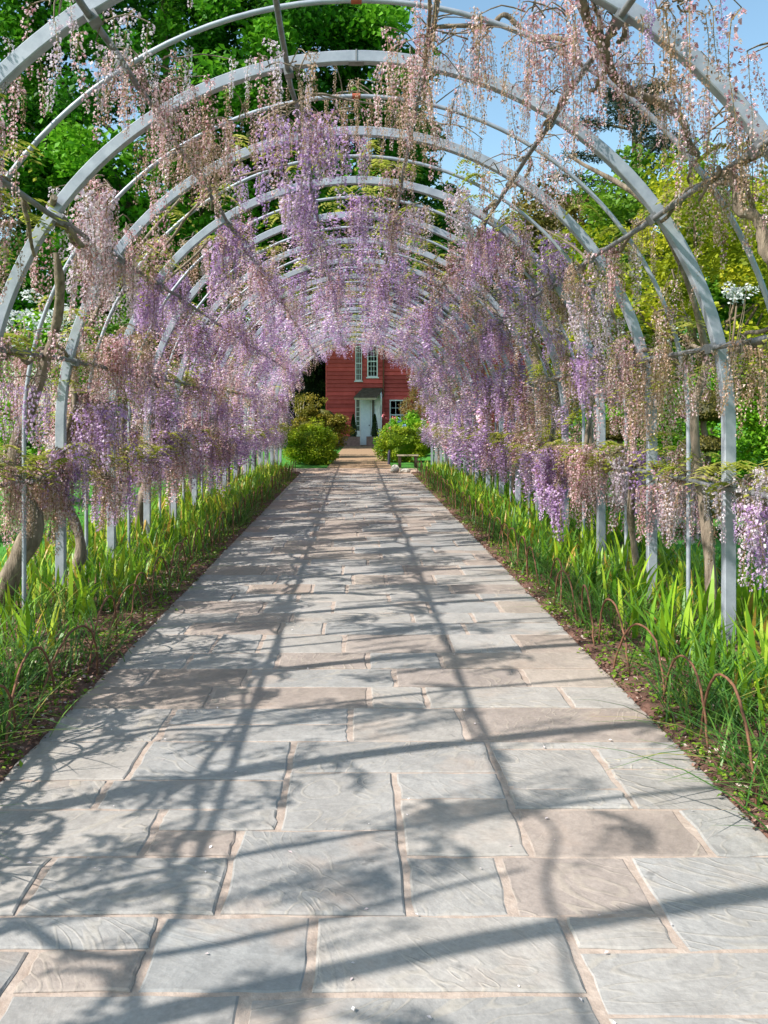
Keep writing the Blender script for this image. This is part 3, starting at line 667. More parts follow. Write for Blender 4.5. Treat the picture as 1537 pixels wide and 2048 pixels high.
def blade(m, p, h, w, az, lean, rnd, tint, segs=5, droop=.5, mi=0):
    t = np.linspace(0, 1, segs + 1); d = np.array([math.cos(az), math.sin(az), 0]); sd = np.array([-d[1], d[0], 0])
    out = lean * t + droop * lean * t ** 3; C = p + np.outer(out * h, d) + np.outer(h * (t - .5 * droop * lean * t ** 3), [0, 0, 1])
    ww = w * np.array([.75, .95, 1, .85, .55, .03])[:segs + 1] if segs == 5 else w * np.interp(t, [0, .5, 1], [.8, 1, .05])
    V = np.stack([C - sd * ww[:, None] / 2, C + sd * ww[:, None] / 2 + d * ww[:, None] * .12], 1).reshape(-1, 3)
    i = np.arange(segs); F = np.c_[2 * i, 2 * i + 1, 2 * i + 3, 2 * i + 2]
    m.add(V, F, np.clip(tint + np.repeat(.10 * t, 2), 0, 1), mi)
# nearest irises: clumps of single sword blades
rb_ = np.random.default_rng(21); BL = []
for i in range(8):
    m = MB(); blade(m, np.zeros(3),   .48 * rb_.uniform(.8, 1.15), .038 * rb_.uniform(.7, 1.15), 0, rb_.uniform(.08, .38), rb_, rb_.uniform(.45, .72), 5, rb_.uniform(.1, 1.0)); BL.append(m.mesh('blade', 'iris_blade'))
clumps = []
for sg in (-1, 1):
    side = 'left' if sg < 0 else 'right'
    ys = np.linspace(3.5, 8.6, 15)
    for i, y in enumerate(ys):
        x = sg * (1.95 + .33 * ((i * 2) % 5) / 1.6 + rb_.uniform(-.1, .1)); y = y + rb_.uniform(-.1, .1)
        cl_ = empty('iris_clump', (x, y, 0), '%s iris clump from the front among the sword leaves of the %s bed' % (ORD[i], side), 'iris', 'iris clumps in the beds')
        az = rb_.uniform(0, 6.28)
        for k in range(int(rb_.integers(7, 13)) if sg > 0 else int(rb_.integers(5, 9))):
            a = az + (0 if k % 2 else 3.14) + rb_.normal(0, .6); off = rb_.normal(0, .05, 2)
            obj('blade', BL[int(rb_.integers(8))], cl_, (off[0], off[1], -.01), (0, 0, a), (1, 1, rb_.uniform(.75, 1.15) * (1.0 if sg > 0 else .85)))
for sg in (-1, 1):
    side = 'left' if sg < 0 else 'right'
    m = MB()
    for _ in range(5600):
        y = 2.4 + 20.0 * rb_.random() ** 1.15; x = rb_.uniform(1.72, 3.35) if y > 9 else rb_.uniform(1.85, 3.35)
        if sg < 0 and y < 6.5 and rb_.random() < .62: continue
        dense = .5 + .5 * math.sin(x * 7 + y * 5) * math.sin(y * 3.1 - x * 4)
        if rb_.random() > .35 + .8 * dense: continue
        lod = y > 9
        tn = rb_.uniform(.12, .80) if rb_.random() < .90 else .99
        blade(m, np.array([sg * x, y, -.01]), rb_.uniform(.18, .44) * (1.05 if lod else .9), rb_.uniform(.017, .036) * (1.2 if lod else 1), rb_.uniform(0, 6.28), rb_.uniform(.05, .5), rb_, tn, 3 if lod else 5, rb_.uniform(.1, 1.2))
    tag(m.build('iris_bed', 'iris_blade'), 'mass of green sword leaves filling the %s bed' % side, 'irises', kind='stuff')
    m = MB()
    for c in range(110):                                  # fine drooping bulb leaves spilling to the edge
        y = 2.6 + 19 * rb_.random() ** 1.6; x = rb_.uniform(1.58, 2.3)
        for _ in range(int(rb_.integers(16, 34))):
            blade(m, np.array([sg * x, y, -.01]) + np.append(rb_.normal(0, .07, 2), 0), rb_.uniform(.2, .42), rb_.uniform(.006, .011), rb_.uniform(0, 6.28), rb_.uniform(.3, 1.1), rb_, rb_.uniform(.2, .8) if rb_.random() < .95 else 1, 5, rb_.uniform(.4, 1.1))
    for _ in range(3800):                                # thin grassy leaves between them
        y = 2.4 + 20 * rb_.random() ** 1.3; x = rb_.uniform(1.56, 3.4)
        if rb_.random() < .5 and x < 1.85: continue
        blade(m, np.array([sg * x, y, -.01]), rb_.uniform(.12, .36), rb_.uniform(.005, .010) * (1 if y < 9 else 1.7), rb_.uniform(0, 6.28), rb_.uniform(.1, .9), rb_, rb_.uniform(.1, .85), 3, rb_.uniform(.2, 1.0))
    tag(m.build('bulb_leaves', 'daffodil_blade'), 'fine drooping bulb leaves spilling over the %s bed edge' % side, 'leaves', kind='stuff')
    # weeds at the very edge
    m = MB(); C = []
    for _ in range(800):
        y = 2.3 + 19.5 * rb_.random() ** 1.4; x = sg * rb_.uniform(1.49, 1.80); n = int(rb_.integers(5, 14))
        C.append(np.array([x, y, .02]) + rb_.normal(0, 1, (n, 3)) * np.array([.035, .035, .012]))
    C = np.vstack(C); C[:, 2] = np.abs(C[:, 2]); leaves(m, C, rb_.uniform(.014, .036, len(C)), rb_, rb_.uniform(.2, .9, len(C)), .8)
    tag(m.build('weeds', 'mid_leaf'), 'low weeds and seedlings along the %s edge of the path' % side, 'weeds', kind='stuff')
    m = MB(); n = 14000
    y = 2.2 + 12 * rb_.random(n) ** 1.5; x = sg * (1.44 + np.abs(rb_.normal(0, .55, n))); keep = np.abs(x) < 3.4
    C = np.c_[x, y, rb_.uniform(.004, .022, n)][keep]; leaves(m, C, rb_.uniform(.010, .034, len(C)), rb_, np.clip(rb_.normal(.52, .27, len(C)), 0, 1), 1.2, .6)
    tag(m.build('mulch', 'mulch'), 'reddish bark mulch and fallen petals on the %s bed' % side, 'mulch', kind='stuff')
m = MB(); n = 170
C = np.c_[rb_.uniform(-1.45, 1.45, n), 2 + 14 * rb_.random(n) ** 1.6, np.full(n, .004)]
leaves(m, C, rb_.uniform(.008, .02, n), rb_, rb_.random(n), 3.0, .6)
tag(m.build('fallen_petals', 'fallen_petal'), 'tiny pale fallen petals scattered over the paving', 'petals', kind='stuff')
m = MB()
n = 34000
x = np.where(rb_.random(n) < .7, rb_.uniform(3.4, 9, n), rb_.uniform(-9, -3.4, n)); y = 4 + 16 * rb_.random(n)
a = rb_.uniform(0, 6.28, n); h = rb_.uniform(.03, .07, n); w = .006
B = np.c_[x, y, np.full(n, -.05)]; d = np.c_[np.cos(a) * w, np.sin(a) * w, np.zeros(n)]
tip = B + np.c_[rb_.normal(0, .02, n), rb_.normal(0, .02, n), h]
m.add(np.stack([B - d, B + d, tip], 1).reshape(-1, 3), np.arange(3 * n).reshape(n, 3), np.repeat(rb_.random(n), 3))
tag(m.build('grass', 'grass_blade'), 'short mown grass beyond the beds', 'grass', kind='stuff')

# ------------------------------------------------------------------ the red house
HY = 44.0
house = empty('red_house', (.8, HY, 0), 'red clapboard house with white windows and porch at the path end', 'house')
HP = np.array([.8, HY, 0])
def hpart(name, mat, parent=house, smooth=False, f=None, off=None):
    m = MB(); f(m); return m.build(name, mat, parent, smooth, loc=tuple(-HP) if parent is house else (0, 0, 0))
def HX(px, d=HY): return (px - VX) * d / FPX
def HZ(py, d=HY): return HC - (py - VY) * d / FPX
WT = 6.0
hpart('wall', 'red_paint', f=lambda m: (box(m, -1.55, .36, HY + .36, HY + 8, -.05, WT), box(m, .36, 1.4, HY + .1, HY + 8, -.05, WT), box(m, 1.4, 11, HY + .3, HY + 8, -.05, WT)))
openings = [(HX(711), HX(724.5), HZ(761), HZ(690)), (HX(735), HX(756), HZ(754), HZ(690)), (HX(780), HX(815), HZ(846), HZ(799)), (9.2, 10.2, 3.9, 5.2), (HX(711), HX(765), 0, HZ(787))]
def boards(x0, x1, yf):
    z = .45; k = 0
    while z < WT - .05:
        cuts = [(x0, x1)]
        for (a, b, za, zb) in openings:
            if zb > z + .06 and za < z + .2:
                new = []
                for u, v in cuts:
                    if b <= u or a >= v: new.append((u, v)); continue
                    if a - u > .04: new.append((u, a))
                    if v - b > .04: new.append((b, v))
                cuts = new
        for u, v in cuts:
            m = MB(); V = [[xx, yy, zz] for xx in (u + .003, v - .003) for yy, zz in ((yf, z), (yf - .085, z), (yf - .018, z + .19), (yf, z + .215))]
            m.add(V, [[0, 1, 2, 3], [4, 7, 6, 5], [0, 4, 5, 1], [1, 5, 6, 2], [2, 6, 7, 3], [3, 7, 4, 0]])
            m.build('board', 'red_paint', house, loc=tuple(-HP))
        z += .212; k += 1
boards(-1.55, .36, HY + .36); boards(.36, 1.4, HY + .1); boards(1.46, 5.2, HY + .3); boards(8.2, 11, HY + .3)
hpart('plinth', 'brick_paint', f=lambda m: (box(m, -1.57, .30, HY + .30, HY + .36, -.05, .44), box(m, 1.42, 11.02, HY + .24, HY + .3, -.05, .44)))
hpart('corner_board', 'red_paint', f=lambda m: (box(m, 1.36, 1.455, HY + .04, HY + .3, .3, WT)))
hpart('corner_board', 'red_paint', f=lambda m: (box(m, -1.60, -1.53, HY + .30, HY + .42, .3, WT)))
def pipe(m): tube(m, [[1.41, HY + .02, 2.5], [1.41, HY + .02, WT - .2]], .035, 8)
hpart('downpipe', 'rust', f=pipe)
def window(x0, x1, z0, z1, yf, nx, nz, glass, sash=True):
    w = hpart('window', 'white_paint', f=lambda m: (box(m, x0, x0 + .06, yf - .07, yf + .05, z0, z1), box(m, x1 - .06, x1, yf - .07, yf + .05, z0, z1),
              box(m, x0 + .06, x1 - .06, yf - .07, yf + .05, z1 - .07, z1), box(m, x0 + .06, x1 - .06, yf - .07, yf + .05, z0, z0 + .06)))
    g = MB(); box(g, x0 + .06, x1 - .06, yf + .0, yf + .012, z0 + .06, z1 - .07); g.build('pane', glass, w)
    s = MB(); box(s, x0 - .06, x1 + .06, yf - .13, yf - .072, z0 - .06, z0 + .0); s.build('sill', 'white_paint', w)
    b_ = MB()
    for i in range(1, nx): xx = x0 + .06 + (x1 - x0 - .12) * i / nx; box(b_, xx - .013, xx + .013, yf - .03, yf - .004, z0 + .06, z1 - .07)
    for i in range(1, nz):
        zz = z0 + .06 + (z1 - z0 - .13) * i / nz; t = .03 if i == nz // 2 and sash else .012; box(b_, x0 + .06, x1 - .06, yf - .034, yf - .0305, zz - t, zz + t)
    b_.build('glazing_bar', 'white_paint', w)
    return w
window(*openings[0], HY + .36, 3, 6, 'glass'); window(*openings[1], HY + .1, 3, 6, 'curtained_glass'); window(*openings[2], HY + .3, 3, 3, 'warm_glass'); window(*openings[3], HY + .3, 3, 4, 'glass')
# porch: hood on brackets, pale double doors, side panel
px0, px1 = HX(711), HX(752)
zt = HZ(797)
door = hpart('door', 'blue_white_paint', f=lambda m: (box(m, HX(722), HX(741), HY + .02, HY + .09, 0, zt), box(m, HX(741) + .012, px1, HY + .02, HY + .09, 0, .62), box(m, HX(741) + .012, HX(741) + .09, HY + .02, HY + .09, .62, zt), box(m, px1 - .06, px1, HY + .02, HY + .09, .62, zt)))
g = MB(); box(g, HX(741) + .09, px1 - .06, HY + .05, HY + .06, .62, zt); g.build('pane', 'glass', door)
g = MB(); tube(g, [[HX(739), HY - .03, 1.02], [HX(739), HY + .03, 1.02]], .03, 8); g.build('handle', 'dark_post', door)
sl = hpart('side_light', 'white_paint', f=lambda m: (box(m, px0, px0 + .05, HY + .04, HY + .12, .75, zt), box(m, HX(722) - .06, HX(722) - .005, HY + .04, HY + .12, .75, zt), box(m, px0, HX(722) - .005, HY + .05, HY + .12, 0, .74)))
g = MB(); box(g, px0 + .05, HX(722) - .06, HY + .08, HY + .09, .75, zt); g.build('pane', 'glass', sl)
g = MB(); [box(g, px0 + .05, HX(722) - .06, HY + .06, HY + .075, .75 + q * .24, .772 + q * .24) for q in range(1, 6)]; g.build('glazing_bar', 'white_paint', sl)
def sidep(m):
    x0, x1 = px1 + .005, HX(768.5)
    V = [[x0, HY - .75, zt - .05], [x0 + .08, HY - .75, zt - .05], [x0, HY - .45, zt - .75], [x0, HY - .42, .0], [x0, HY + .1, 0], [x0, HY + .1, zt + .5]]
    prof = [(HY - .75, zt), (HY - .42, zt - .8), (HY - .42, 0), (HY + .09, 0), (HY + .09, zt + .45), (HY - .3, zt + .3)]
    n = len(prof); V = [[x0 + .22, a, b] for a, b in prof] + [[x0 + .30, a, b] for a, b in prof]
    m.add(V, [[0, 1, 2, 3], [0, 3, 4, 5], [n, n + 3, n + 2, n + 1], [n, n + 5, n + 4, n + 3]]); m.add(V, [[i, i + n, (i + 1) % n + n, (i + 1) % n] for i in range(n)])
    box(m, x0, x0 + .22, HY - .04, HY + .09, 0, zt + .4)
hpart('porch_side', 'white_paint', f=sidep)
def hood(m):
    a, b = HX(707, 43.2), HX(753, 43.2); c, d = HX(726), HX(768)
    V = [[a, HY - .85, zt - .02], [b, HY - .85, zt - .02], [d, HY + .09, zt + .5], [c, HY + .09, zt + .5]]
    V = np.array(V); V = np.vstack([V, V + [0, 0, .06]]); m.add(V, [[3, 2, 1, 0], [4, 5, 6, 7], [0, 1, 5, 4], [1, 2, 6, 5], [2, 3, 7, 6], [3, 0, 4, 7]])
hpart('porch_roof', 'roof_tile', f=hood)
hpart('porch_fascia', 'pale_wood', f=lambda m: box(m, HX(709, 43.1), HX(753, 43.1), HY - .9, HY - .852, zt - .09, zt + .02))
def roof(m):
    x0, x1, y0, y1, ym = -1.9, 11.4, HY - .3, HY + 8.4, HY + 4
    V = [[x0, y0, WT - .1], [x1, y0, WT - .1], [x1, ym, WT + 2.6], [x0, ym, WT + 2.6], [x0, y1, WT - .1], [x1, y1, WT - .1]]
    V = np.array(V); V = np.vstack([V, V + [0, 0, .14]])
    m.add(V, [[0, 3, 2, 1], [3, 4, 5, 2], [6, 7, 8, 9], [9, 8, 11, 10], [0, 1, 7, 6], [5, 4, 10, 11], [0, 6, 9, 3], [3, 9, 10, 4], [1, 2, 8, 7], [2, 5, 11, 8]])
hpart('roof', 'roof_tile', f=roof)

# ------------------------------------------------------------------ trees, shrubs and garden pieces
def plant(name, label, cat, base, blobs, mat, leaf, seed, trunk=None, group=None, part='crown', upbias=.35, aspect=.62, tmat='tree_bark', limbs=0, flat=.75, keep=None, core=0):
    """blobs: (centre, radii, clumps, leaves per clump, clump size, shell)"""
    base = np.asarray(base, float); rnd = np.random.default_rng(seed)
    root = empty(name, tuple(base), label, cat, group); m = MB(); cs = []
    for c, rad, k, per, cs_, sh in blobs: cs.append(crown(m, np.asarray(c) - base, rad, k, per, cs_, leaf, rnd, sh, upbias, aspect, flat, keep=(None if keep is None else (lambda q: keep(q + base)))))
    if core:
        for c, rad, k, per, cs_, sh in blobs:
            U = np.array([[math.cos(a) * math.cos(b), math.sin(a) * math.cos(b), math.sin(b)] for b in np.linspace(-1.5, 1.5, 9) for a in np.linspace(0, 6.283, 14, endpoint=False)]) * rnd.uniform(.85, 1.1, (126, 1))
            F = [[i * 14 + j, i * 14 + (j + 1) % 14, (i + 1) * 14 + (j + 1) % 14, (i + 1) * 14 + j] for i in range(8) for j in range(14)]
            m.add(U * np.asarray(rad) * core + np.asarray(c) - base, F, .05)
    m.build(part, mat, root)
    if trunk:
        t = MB(); top = np.asarray(trunk[0], float) - base; mid = top * .5 + np.append(rnd.normal(0, .06, 2) * np.linalg.norm(top), 0)
        mid[2] = top[2] * .5
        P = smooth_path([[0, 0, -.1], mid, top], 14); tube(t, P, np.linspace(trunk[1] * 1.25, trunk[1] * .45, 14), 9)
        t.build('trunk', tmat, root, True)
        allc = np.vstack(cs)
        for i in range(limbs):
            e = allc[rnd.integers(len(allc))]; st = P[int(rnd.integers(5, 13))]; l = MB()
            q = smooth_path([st, st * .5 + e * .5 + rnd.normal(0, .3, 3) * trunk[1], e], 10, trunk[1] * .25, i)
            tube(l, q, np.linspace(trunk[1] * .45, trunk[1] * .08, 10), 6); l.build('limb', tmat, root, True)
    return root
# the big broadleaf behind the tunnel on the left
def keep_big(c):
    px = VX + FPX * c[:, 0] / c[:, 1]; return px < 960
plant('broadleaf_tree', 'huge dark green broadleaf tree towering behind the left side of the tunnel', 'tree', (-10.2, 40, 0),
      [((-9, 40, 16), (11.4, 7.4, 10), 210, 400, 1.5, .35), ((-2.4, 41, 18), (6.0, 5.2, 7.6), 75, 400, 1.45, .3), ((-18, 39, 10.5), (7, 6, 7), 65, 360, 1.5, .4), ((-6, 40, 9), (5, 4, 3), 34, 360, 1.35, .3), ((2.9, 44, 12.5), (3.2, 3.4, 4), 18, 330, 1.15, .3)],
      'oak_leaf', .33, 41, ((-9, 40, 14), .5), limbs=34, keep=keep_big)
plant('yew_tree', 'almost black yew standing behind the left corner of the red house', 'tree', (-4.2, 47, 0),
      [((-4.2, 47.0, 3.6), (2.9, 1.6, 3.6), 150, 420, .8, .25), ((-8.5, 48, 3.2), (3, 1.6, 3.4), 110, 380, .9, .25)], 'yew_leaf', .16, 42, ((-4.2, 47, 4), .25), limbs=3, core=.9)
# right-hand side
plant('lime_tree', 'yellow-green young-leaved tree filling the right behind the arches', 'tree', (7.2, 17, 0),
      [((6.8, 17, 3.3), (3.4, 2.2, 3.2), 95, 230, .55, .4), ((5.1, 17.5, 2.6), (1.6, 1.6, 2.6), 30, 200, .5, .3), ((9.6, 17, 3.8), (2.4, 2, 3.2), 40, 220, .55, .4)], 'lime_leaf', .115, 43, ((7.0, 17, 3.4), .10), limbs=26)
plant('round_tree', 'rounded bright green tree rising behind the yellow-green one', 'tree', (8.4, 24, 0),
      [((8.6, 24, 6.0), (3.0, 2.5, 2.8), 70, 240, .8, .4), ((12.5, 24, 5.6), (3, 2.5, 3), 50, 240, .8, .4)], 'mid_leaf', .2, 44, ((8.6, 24, 6), .2), limbs=8)
plant('conifer_tree', 'dark brownish green conifer behind the right side of the arches', 'tree', (7.2, 31, 0),
      [((7.2, 31, 7.2), (2.4, 2.2, 3.2), 60, 260, .8, .35), ((9.2, 31, 6.4), (2.2, 2, 3), 40, 260, .8, .35)], 'box_leaf', .2, 45, ((7.2, 31, 8), .25), limbs=6)
def pine(name, label, base, h, seed):
    rnd = np.random.default_rng(seed); root = empty(name, base, label, 'tree'); t = MB(); tube(t, [[0, 0, -.1], [.1, 0, h * .5], [0, 0, h]], [.35, .22, .06], 8); t.build('trunk', 'tree_bark', root, True)
    m = MB()
    for k in range(46):
        z = h * rnd.uniform(.35, 1.0); a = rnd.uniform(0, 6.28); Lr = (1.15 - z / h) * h * .42 + .5
        e = np.array([math.cos(a) * Lr, math.sin(a) * Lr, z + .1 * Lr]); b_ = MB(); tube(b_, smooth_path([[0, 0, z - .3], e * .5 + [0, 0, z * .5 - .1], e], 6), np.linspace(.08, .02, 6), 5); b_.build('limb', 'tree_bark', root, True)
        for f in np.linspace(.45, 1, 5):
            c = np.array([0, 0, z - .3]) * (1 - f) + e * f; n = 110
            leaves(m, in_ball(n, rnd, .1) * np.array([.75, .75, .22]) + c, rnd.uniform(.14, .3, n), rnd, np.clip(rnd.normal(.5, .2, n), 0, 1), .5, .25)
    m.build('crown', 'pine_leaf', root); return root
pine('cedar_tree', 'blue-green cedar with layered branches against the sky at the right', (12.4, 38, 0), 16.5, 46)
plant('bright_shrub', 'vivid green leafy shrub on the lawn behind the cloud-pruned topiary', 'shrub', (6.3, 15.2, 0),
      [((6.1, 15.4, 1.0), (1.5, .6, 1.15), 80, 160, .32, .4), ((4.7, 15.6, .8), (.7, .5, 1.0), 26, 150, .3, .4), ((8.3, 15.4, 1.1), (1.3, .7, 1.2), 50, 160, .32, .4)], 'bright_leaf', .085, 47, ((6.2, 15.4, .8), .05), part='foliage')
def cloud(name, label, base, discs, seed):
    rnd = np.random.default_rng(seed); root = empty(name, base, label, 'topiary', 'clipped topiary on the lawn')
    t = MB(); tube(t, smooth_path([[0, 0, -.08], [.06, 0, discs[0][2] * .5], [0, .02, discs[0][2]]], 8, .02, seed), .05, 8); t.build('trunk', 'tree_bark', root, True)
    for x, y, z, r, h in discs:
        m = MB(); n = int(5200 * r * r + 900); d = rnd.normal(0, 1, (n, 3)); d /= np.linalg.norm(d, axis=1)[:, None]; d[:, 2] = np.where(d[:, 2] < 0, d[:, 2] * .35, d[:, 2])
        leaves(m, d * np.array([r, r, h]) * rnd.uniform(.86, 1.02, (n, 1)) + [x, y, z], .05, rnd, np.clip(rnd.normal(.5, .2, n), 0, 1), .2)
        U = np.array([[math.cos(a) * math.cos(b), math.sin(a) * math.cos(b), math.sin(b) * (1 if b > 0 else .35)] for b in np.linspace(-1.5, 1.5, 7) for a in np.linspace(0, 6.283, 10, endpoint=False)])
        F = [[i * 10 + j, i * 10 + (j + 1) % 10, (i + 1) * 10 + (j + 1) % 10, (i + 1) * 10 + j] for i in range(6) for j in range(10)]
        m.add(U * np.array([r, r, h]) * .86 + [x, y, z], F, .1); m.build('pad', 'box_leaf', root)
    return root
cloud('topiary', 'cloud-pruned topiary with a dome above a flat disc on the right lawn', (5.4, 13.2, 0), [(.05, 0, 1.55, .44, .36), (.0, 0, 1.02, .36, .18), (0, 0, .62, .40, .16)], 51)
cloud('topiary', 'smaller dark clipped topiary partly hidden behind a wisteria trunk', (4.35, 14, 0), [(0, 0, 1.2, .34, .3), (0, 0, .7, .36, .2)], 52)
cloud('topiary', 'low brownish clipped mound at the foot of the right lawn topiary', (4.6, 11.2, 0), [(0, 0, .28, .62, .30), (.75, .1, .26, .5, .28)], 53)
plant('white_shrub', 'white-blossomed shrub showing beyond the arches at the right', 'shrub', (5.35, 12.4, 0), [((5.6, 12.4, 3.25), (.40, .3, .2), 9, 40, .11, .2)], 'white_blossom', .05, 54, ((5.55, 12.4, 3.1), .03), part='blossom', limbs=4)
plant('white_shrub', 'white-blossomed small tree glimpsed between the first two arches at left', 'tree', (-5.0, 13, 0), [((-4.9, 13, 2.9), (.9, .6, .5), 16, 46, .18, .2), ((-6.3, 13, 3.2), (.8, .6, .6), 12, 46, .18, .2)], 'white_blossom', .065, 55, ((-5, 13, 2.8), .05), part='blossom', limbs=8)
# left-hand side
plant('hedge', 'dark clipped yew hedge beyond the lawn on the left', 'hedge', (-9, 21, 0), [((-9, 21, .9), (5.2, .5, 1.0), 160, 120, .38, .5)], 'yew_leaf', .1, 56, part='foliage', core=.85)
plant('bright_shrub', 'loose fresh green shrub behind the second left arch', 'shrub', (-5.6, 15, 0), [((-5.6, 15, 1.7), (1.0, .8, 1.7), 40, 150, .36, .4)], 'bright_leaf', .1, 57, ((-5.6, 15, 1.4), .05), part='foliage')
plant('bright_shrub', 'second taller green shrub further along the left lawn', 'shrub', (-6.6, 23, 0), [((-6.6, 23, 2.2), (1.4, 1.1, 2.3), 50, 170, .5, .4)], 'mid_leaf', .13, 58, ((-6.6, 23, 2), .07), part='foliage')
plant('dark_shrub', 'dark bushy shrub at the left frame edge behind the leaning trunk', 'shrub', (-5.4, 10.5, 0), [((-5.3, 10.5, .9), (.9, .7, 1.1), 40, 150, .3, .4)], 'yew_leaf', .07, 59, ((-5.3, 10.5, .8), .05), part='foliage')
cloud('topiary', 'small bushy standard tree on the left lawn', (-4.75, 18.5, 0), [(0, 0, 1.25, .5, .55)], 60)
cloud('topiary', 'pair of clipped golden mounds on the far left lawn', (-6.2, 20, 0), [(0, 0, .5, .4, .5), (.9, .5, .35, .35, .3)], 61)
# by the house
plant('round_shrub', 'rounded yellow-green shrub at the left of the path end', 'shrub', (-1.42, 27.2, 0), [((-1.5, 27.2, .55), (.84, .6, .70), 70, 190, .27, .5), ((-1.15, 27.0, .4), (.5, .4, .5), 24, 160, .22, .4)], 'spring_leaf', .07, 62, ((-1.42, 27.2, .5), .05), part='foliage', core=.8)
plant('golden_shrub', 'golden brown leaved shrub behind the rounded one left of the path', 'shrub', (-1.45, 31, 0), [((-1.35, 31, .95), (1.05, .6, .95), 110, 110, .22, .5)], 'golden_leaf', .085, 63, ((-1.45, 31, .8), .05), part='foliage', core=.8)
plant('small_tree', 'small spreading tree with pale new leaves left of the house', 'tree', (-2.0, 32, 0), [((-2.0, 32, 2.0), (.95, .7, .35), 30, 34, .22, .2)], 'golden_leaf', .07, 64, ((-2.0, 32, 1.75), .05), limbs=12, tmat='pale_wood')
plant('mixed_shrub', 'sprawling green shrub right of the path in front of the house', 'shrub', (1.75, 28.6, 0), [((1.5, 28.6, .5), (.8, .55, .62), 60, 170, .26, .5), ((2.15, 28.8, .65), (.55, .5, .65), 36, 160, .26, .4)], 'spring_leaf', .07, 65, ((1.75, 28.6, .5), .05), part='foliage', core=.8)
sh = plant('flowering_shrub', 'flowering shrub with blue and pink heads beside the house window', 'shrub', (2.0, 33, 0), [((2.0, 33, .7), (1.3, .6, .85), 100, 110, .24, .5)], 'bright_leaf', .09, 66, ((2, 33, .6), .05), part='foliage', core=.75)
rnd = np.random.default_rng(67)
for mt, k in (('blue_flower', 4), ('pink_flower', 6)):
    for i in range(k):
        m = MB(); c = np.array([rnd.uniform(-1, 1), rnd.uniform(-.75, -.5), rnd.uniform(.75, 1.5)]); leaves(m, c + rnd.normal(0, .05, (16, 3)), .08, rnd, rnd.random(16)); m.build('flower_head', mt, sh)
plant('orange_climber', 'tall orange-leaved shrub in front of the lower house window', 'shrub', (2.7, 39, 0), [((2.75, 39, 1.9), (.72, .4, 1.35), 60, 60, .26, .2)], 'orange_blossom', .10, 68, ((2.7, 39, 2.4), .05), part='foliage', limbs=8)
plant('green_climber', 'green rose bush growing up the house wall right of the climber', 'climber', (4.3, 43.2, 0), [((4.2, 43.2, 1.9), (.7, .5, 1.7), 50, 90, .3, .3)], 'mid_leaf', .10, 69, ((4.3, 43.2, 2), .05), part='foliage', limbs=5)
# potted conifers beside the door
for cx, lab in ((HX(707, 43), 'slim clipped conifer in a brick planter left of the white door'), (HX(750, 43), 'slim clipped conifer in a brick planter right of the white door')):
    root = empty('potted_conifer', (cx, 43, 0), lab, 'potted conifer', 'clipped conifers by the door'); rnd = np.random.default_rng(int(cx * 100) + 900)
    m = MB(); x0, x1 = -.42, .34
    box(m, x0, x1, -.3, -.22, -.02, .46); box(m, x0, x1, .22, .3, -.02, .46); box(m, x0, x0 + .08, -.22, .22, -.02, .46); box(m, x1 - .08, x1, -.22, .22, -.02, .46); box(m, x0 + .08, x1 - .08, -.22, .22, -.02, .40)
    m.build('planter', 'brick_paint', root)
    m = MB(); n = 1500; t = rnd.random(n) ** .8; a = rnd.uniform(0, 6.28, n); rr = .20 * (1 - t) ** .75 * (1 - .25 * (t < .08)) + .01
    leaves(m, np.c_[np.cos(a) * rr, np.sin(a) * rr, .46 + 1.15 * t], .06, rnd, rnd.random(n), .3); tube(m, [[0, 0, .4], [0, 0, 1.5]], [.15, .02], 8, .1); m.build('foliage', 'yew_leaf', root)
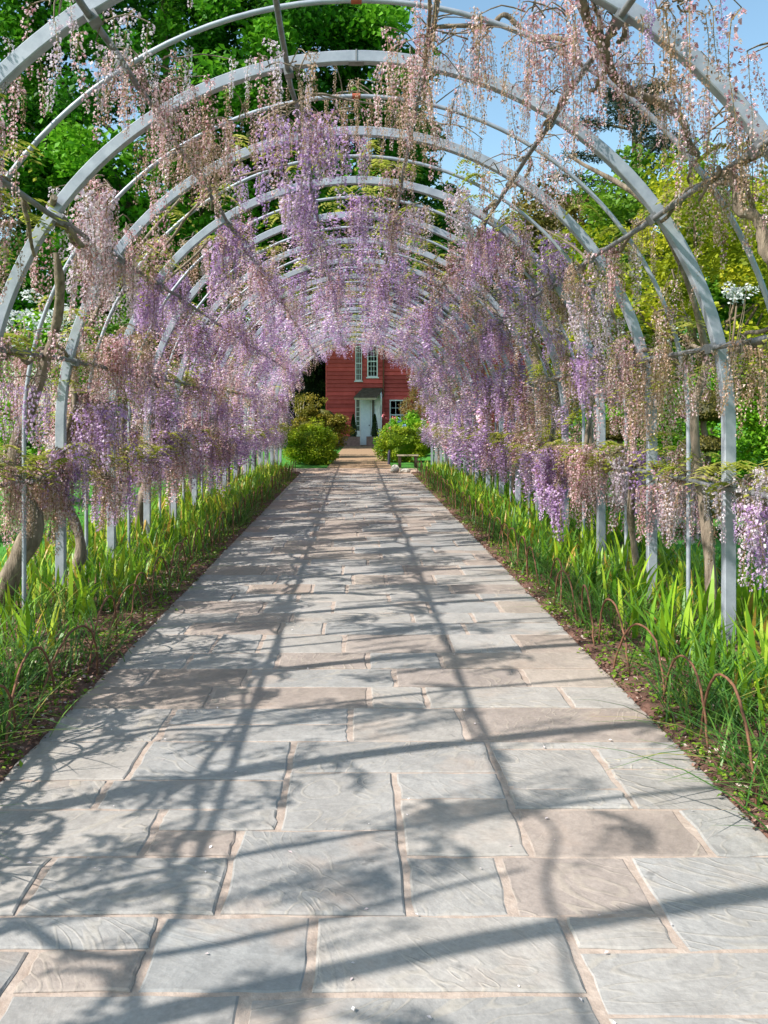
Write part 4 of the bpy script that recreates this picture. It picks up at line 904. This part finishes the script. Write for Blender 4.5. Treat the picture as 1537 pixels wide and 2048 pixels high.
# bench, stones, marker post at the path end
bn = empty('bench', (1.55, 25.6, 0), 'low wooden bench at the end of the right bed', 'bench')
m = MB(); [box(m, -.32, .32, -.14 + q * .1, -.06 + q * .1, .30, .335) for q in range(3)]
for q in range(3): m2 = MB(); box(m2, -.32, .32, -.14 + q * .1, -.055 + q * .1, .30, .335); m2.build('seat_slat', 'pale_wood', bn)
for sx in (-.24, .24): m2 = MB(); box(m2, sx - .04, sx + .04, -.12, .14, -.06, .299); m2.build('leg', 'dark_wood', bn)
def rock(label, c, r, seed):
    rnd = np.random.default_rng(seed); U = np.array([[math.cos(a) * math.cos(b), math.sin(a) * math.cos(b), math.sin(b)] for b in np.linspace(-1.5, 1.5, 6) for a in np.linspace(0, 6.283, 9, endpoint=False)])
    U = U * rnd.uniform(.8, 1.15, (54, 1)) * np.array(r); F = [[i * 9 + j, i * 9 + (j + 1) % 9, (i + 1) * 9 + (j + 1) % 9, (i + 1) * 9 + j] for i in range(5) for j in range(9)]
    F += [[0, 1, 2, 3]]; tag(MB().add(U, F).build('rock', 'stone', loc=c), label, 'rock')
rock('pale round stone at the path end beside the bench', (1.05, 22.9, .06), (.13, .12, .13), 1); rock('smaller flat stone in front of the bench at path end', (1.32, 22.8, .03), (.15, .1, .07), 2)
m = MB(); tube(m, [[0, 0, -.05], [.01, 0, .35], [.02, 0, .44]], [.045, .045, .02], 8); tag(m.build('marker_post', 'dark_post', loc=(1.02, 26.6, 0)), 'short dark marker post at the shrub edge by the path end', 'post')
# trees far behind that close the view
far_spots = [(-30, 62, 15), (-19, 66, 18), (-7, 62, 20), (.5, 64, 20), (8, 68, 17), (20, 64, 12), (29, 60, 12), (-24, 44, 11), (22, 46, 10), (-14, 52, 12)]
fm = MB(); crown(fm, (0, 0, 7), (4.6, 4.2, 6.2), 90, 150, 1.5, .5, np.random.default_rng(77), .5); f_me = fm.mesh('crown', 'oak_leaf')
ft = MB(); tube(ft, [[0, 0, -.2], [.1, 0, 3], [0, 0, 7]], [.4, .3, .15], 8); ft_me = ft.mesh('trunk', 'tree_bark', True)
names = ['furthest left', 'second from left', 'third from left', 'fourth from left', 'fifth from left', 'sixth from left', 'furthest right', 'nearer left', 'nearer right', 'middle left']
for (x, y, h), nm in zip(far_spots, names):
    r_ = empty('distant_tree', (x, y, 0), 'distant dark green tree beyond the house, %s of the far row' % nm, 'tree', 'trees closing the view'); r_.rotation_euler = (0, 0, x)
    obj('crown', f_me, r_, scale=(1.1, 1.1, h / 13)); obj('trunk', ft_me, r_)
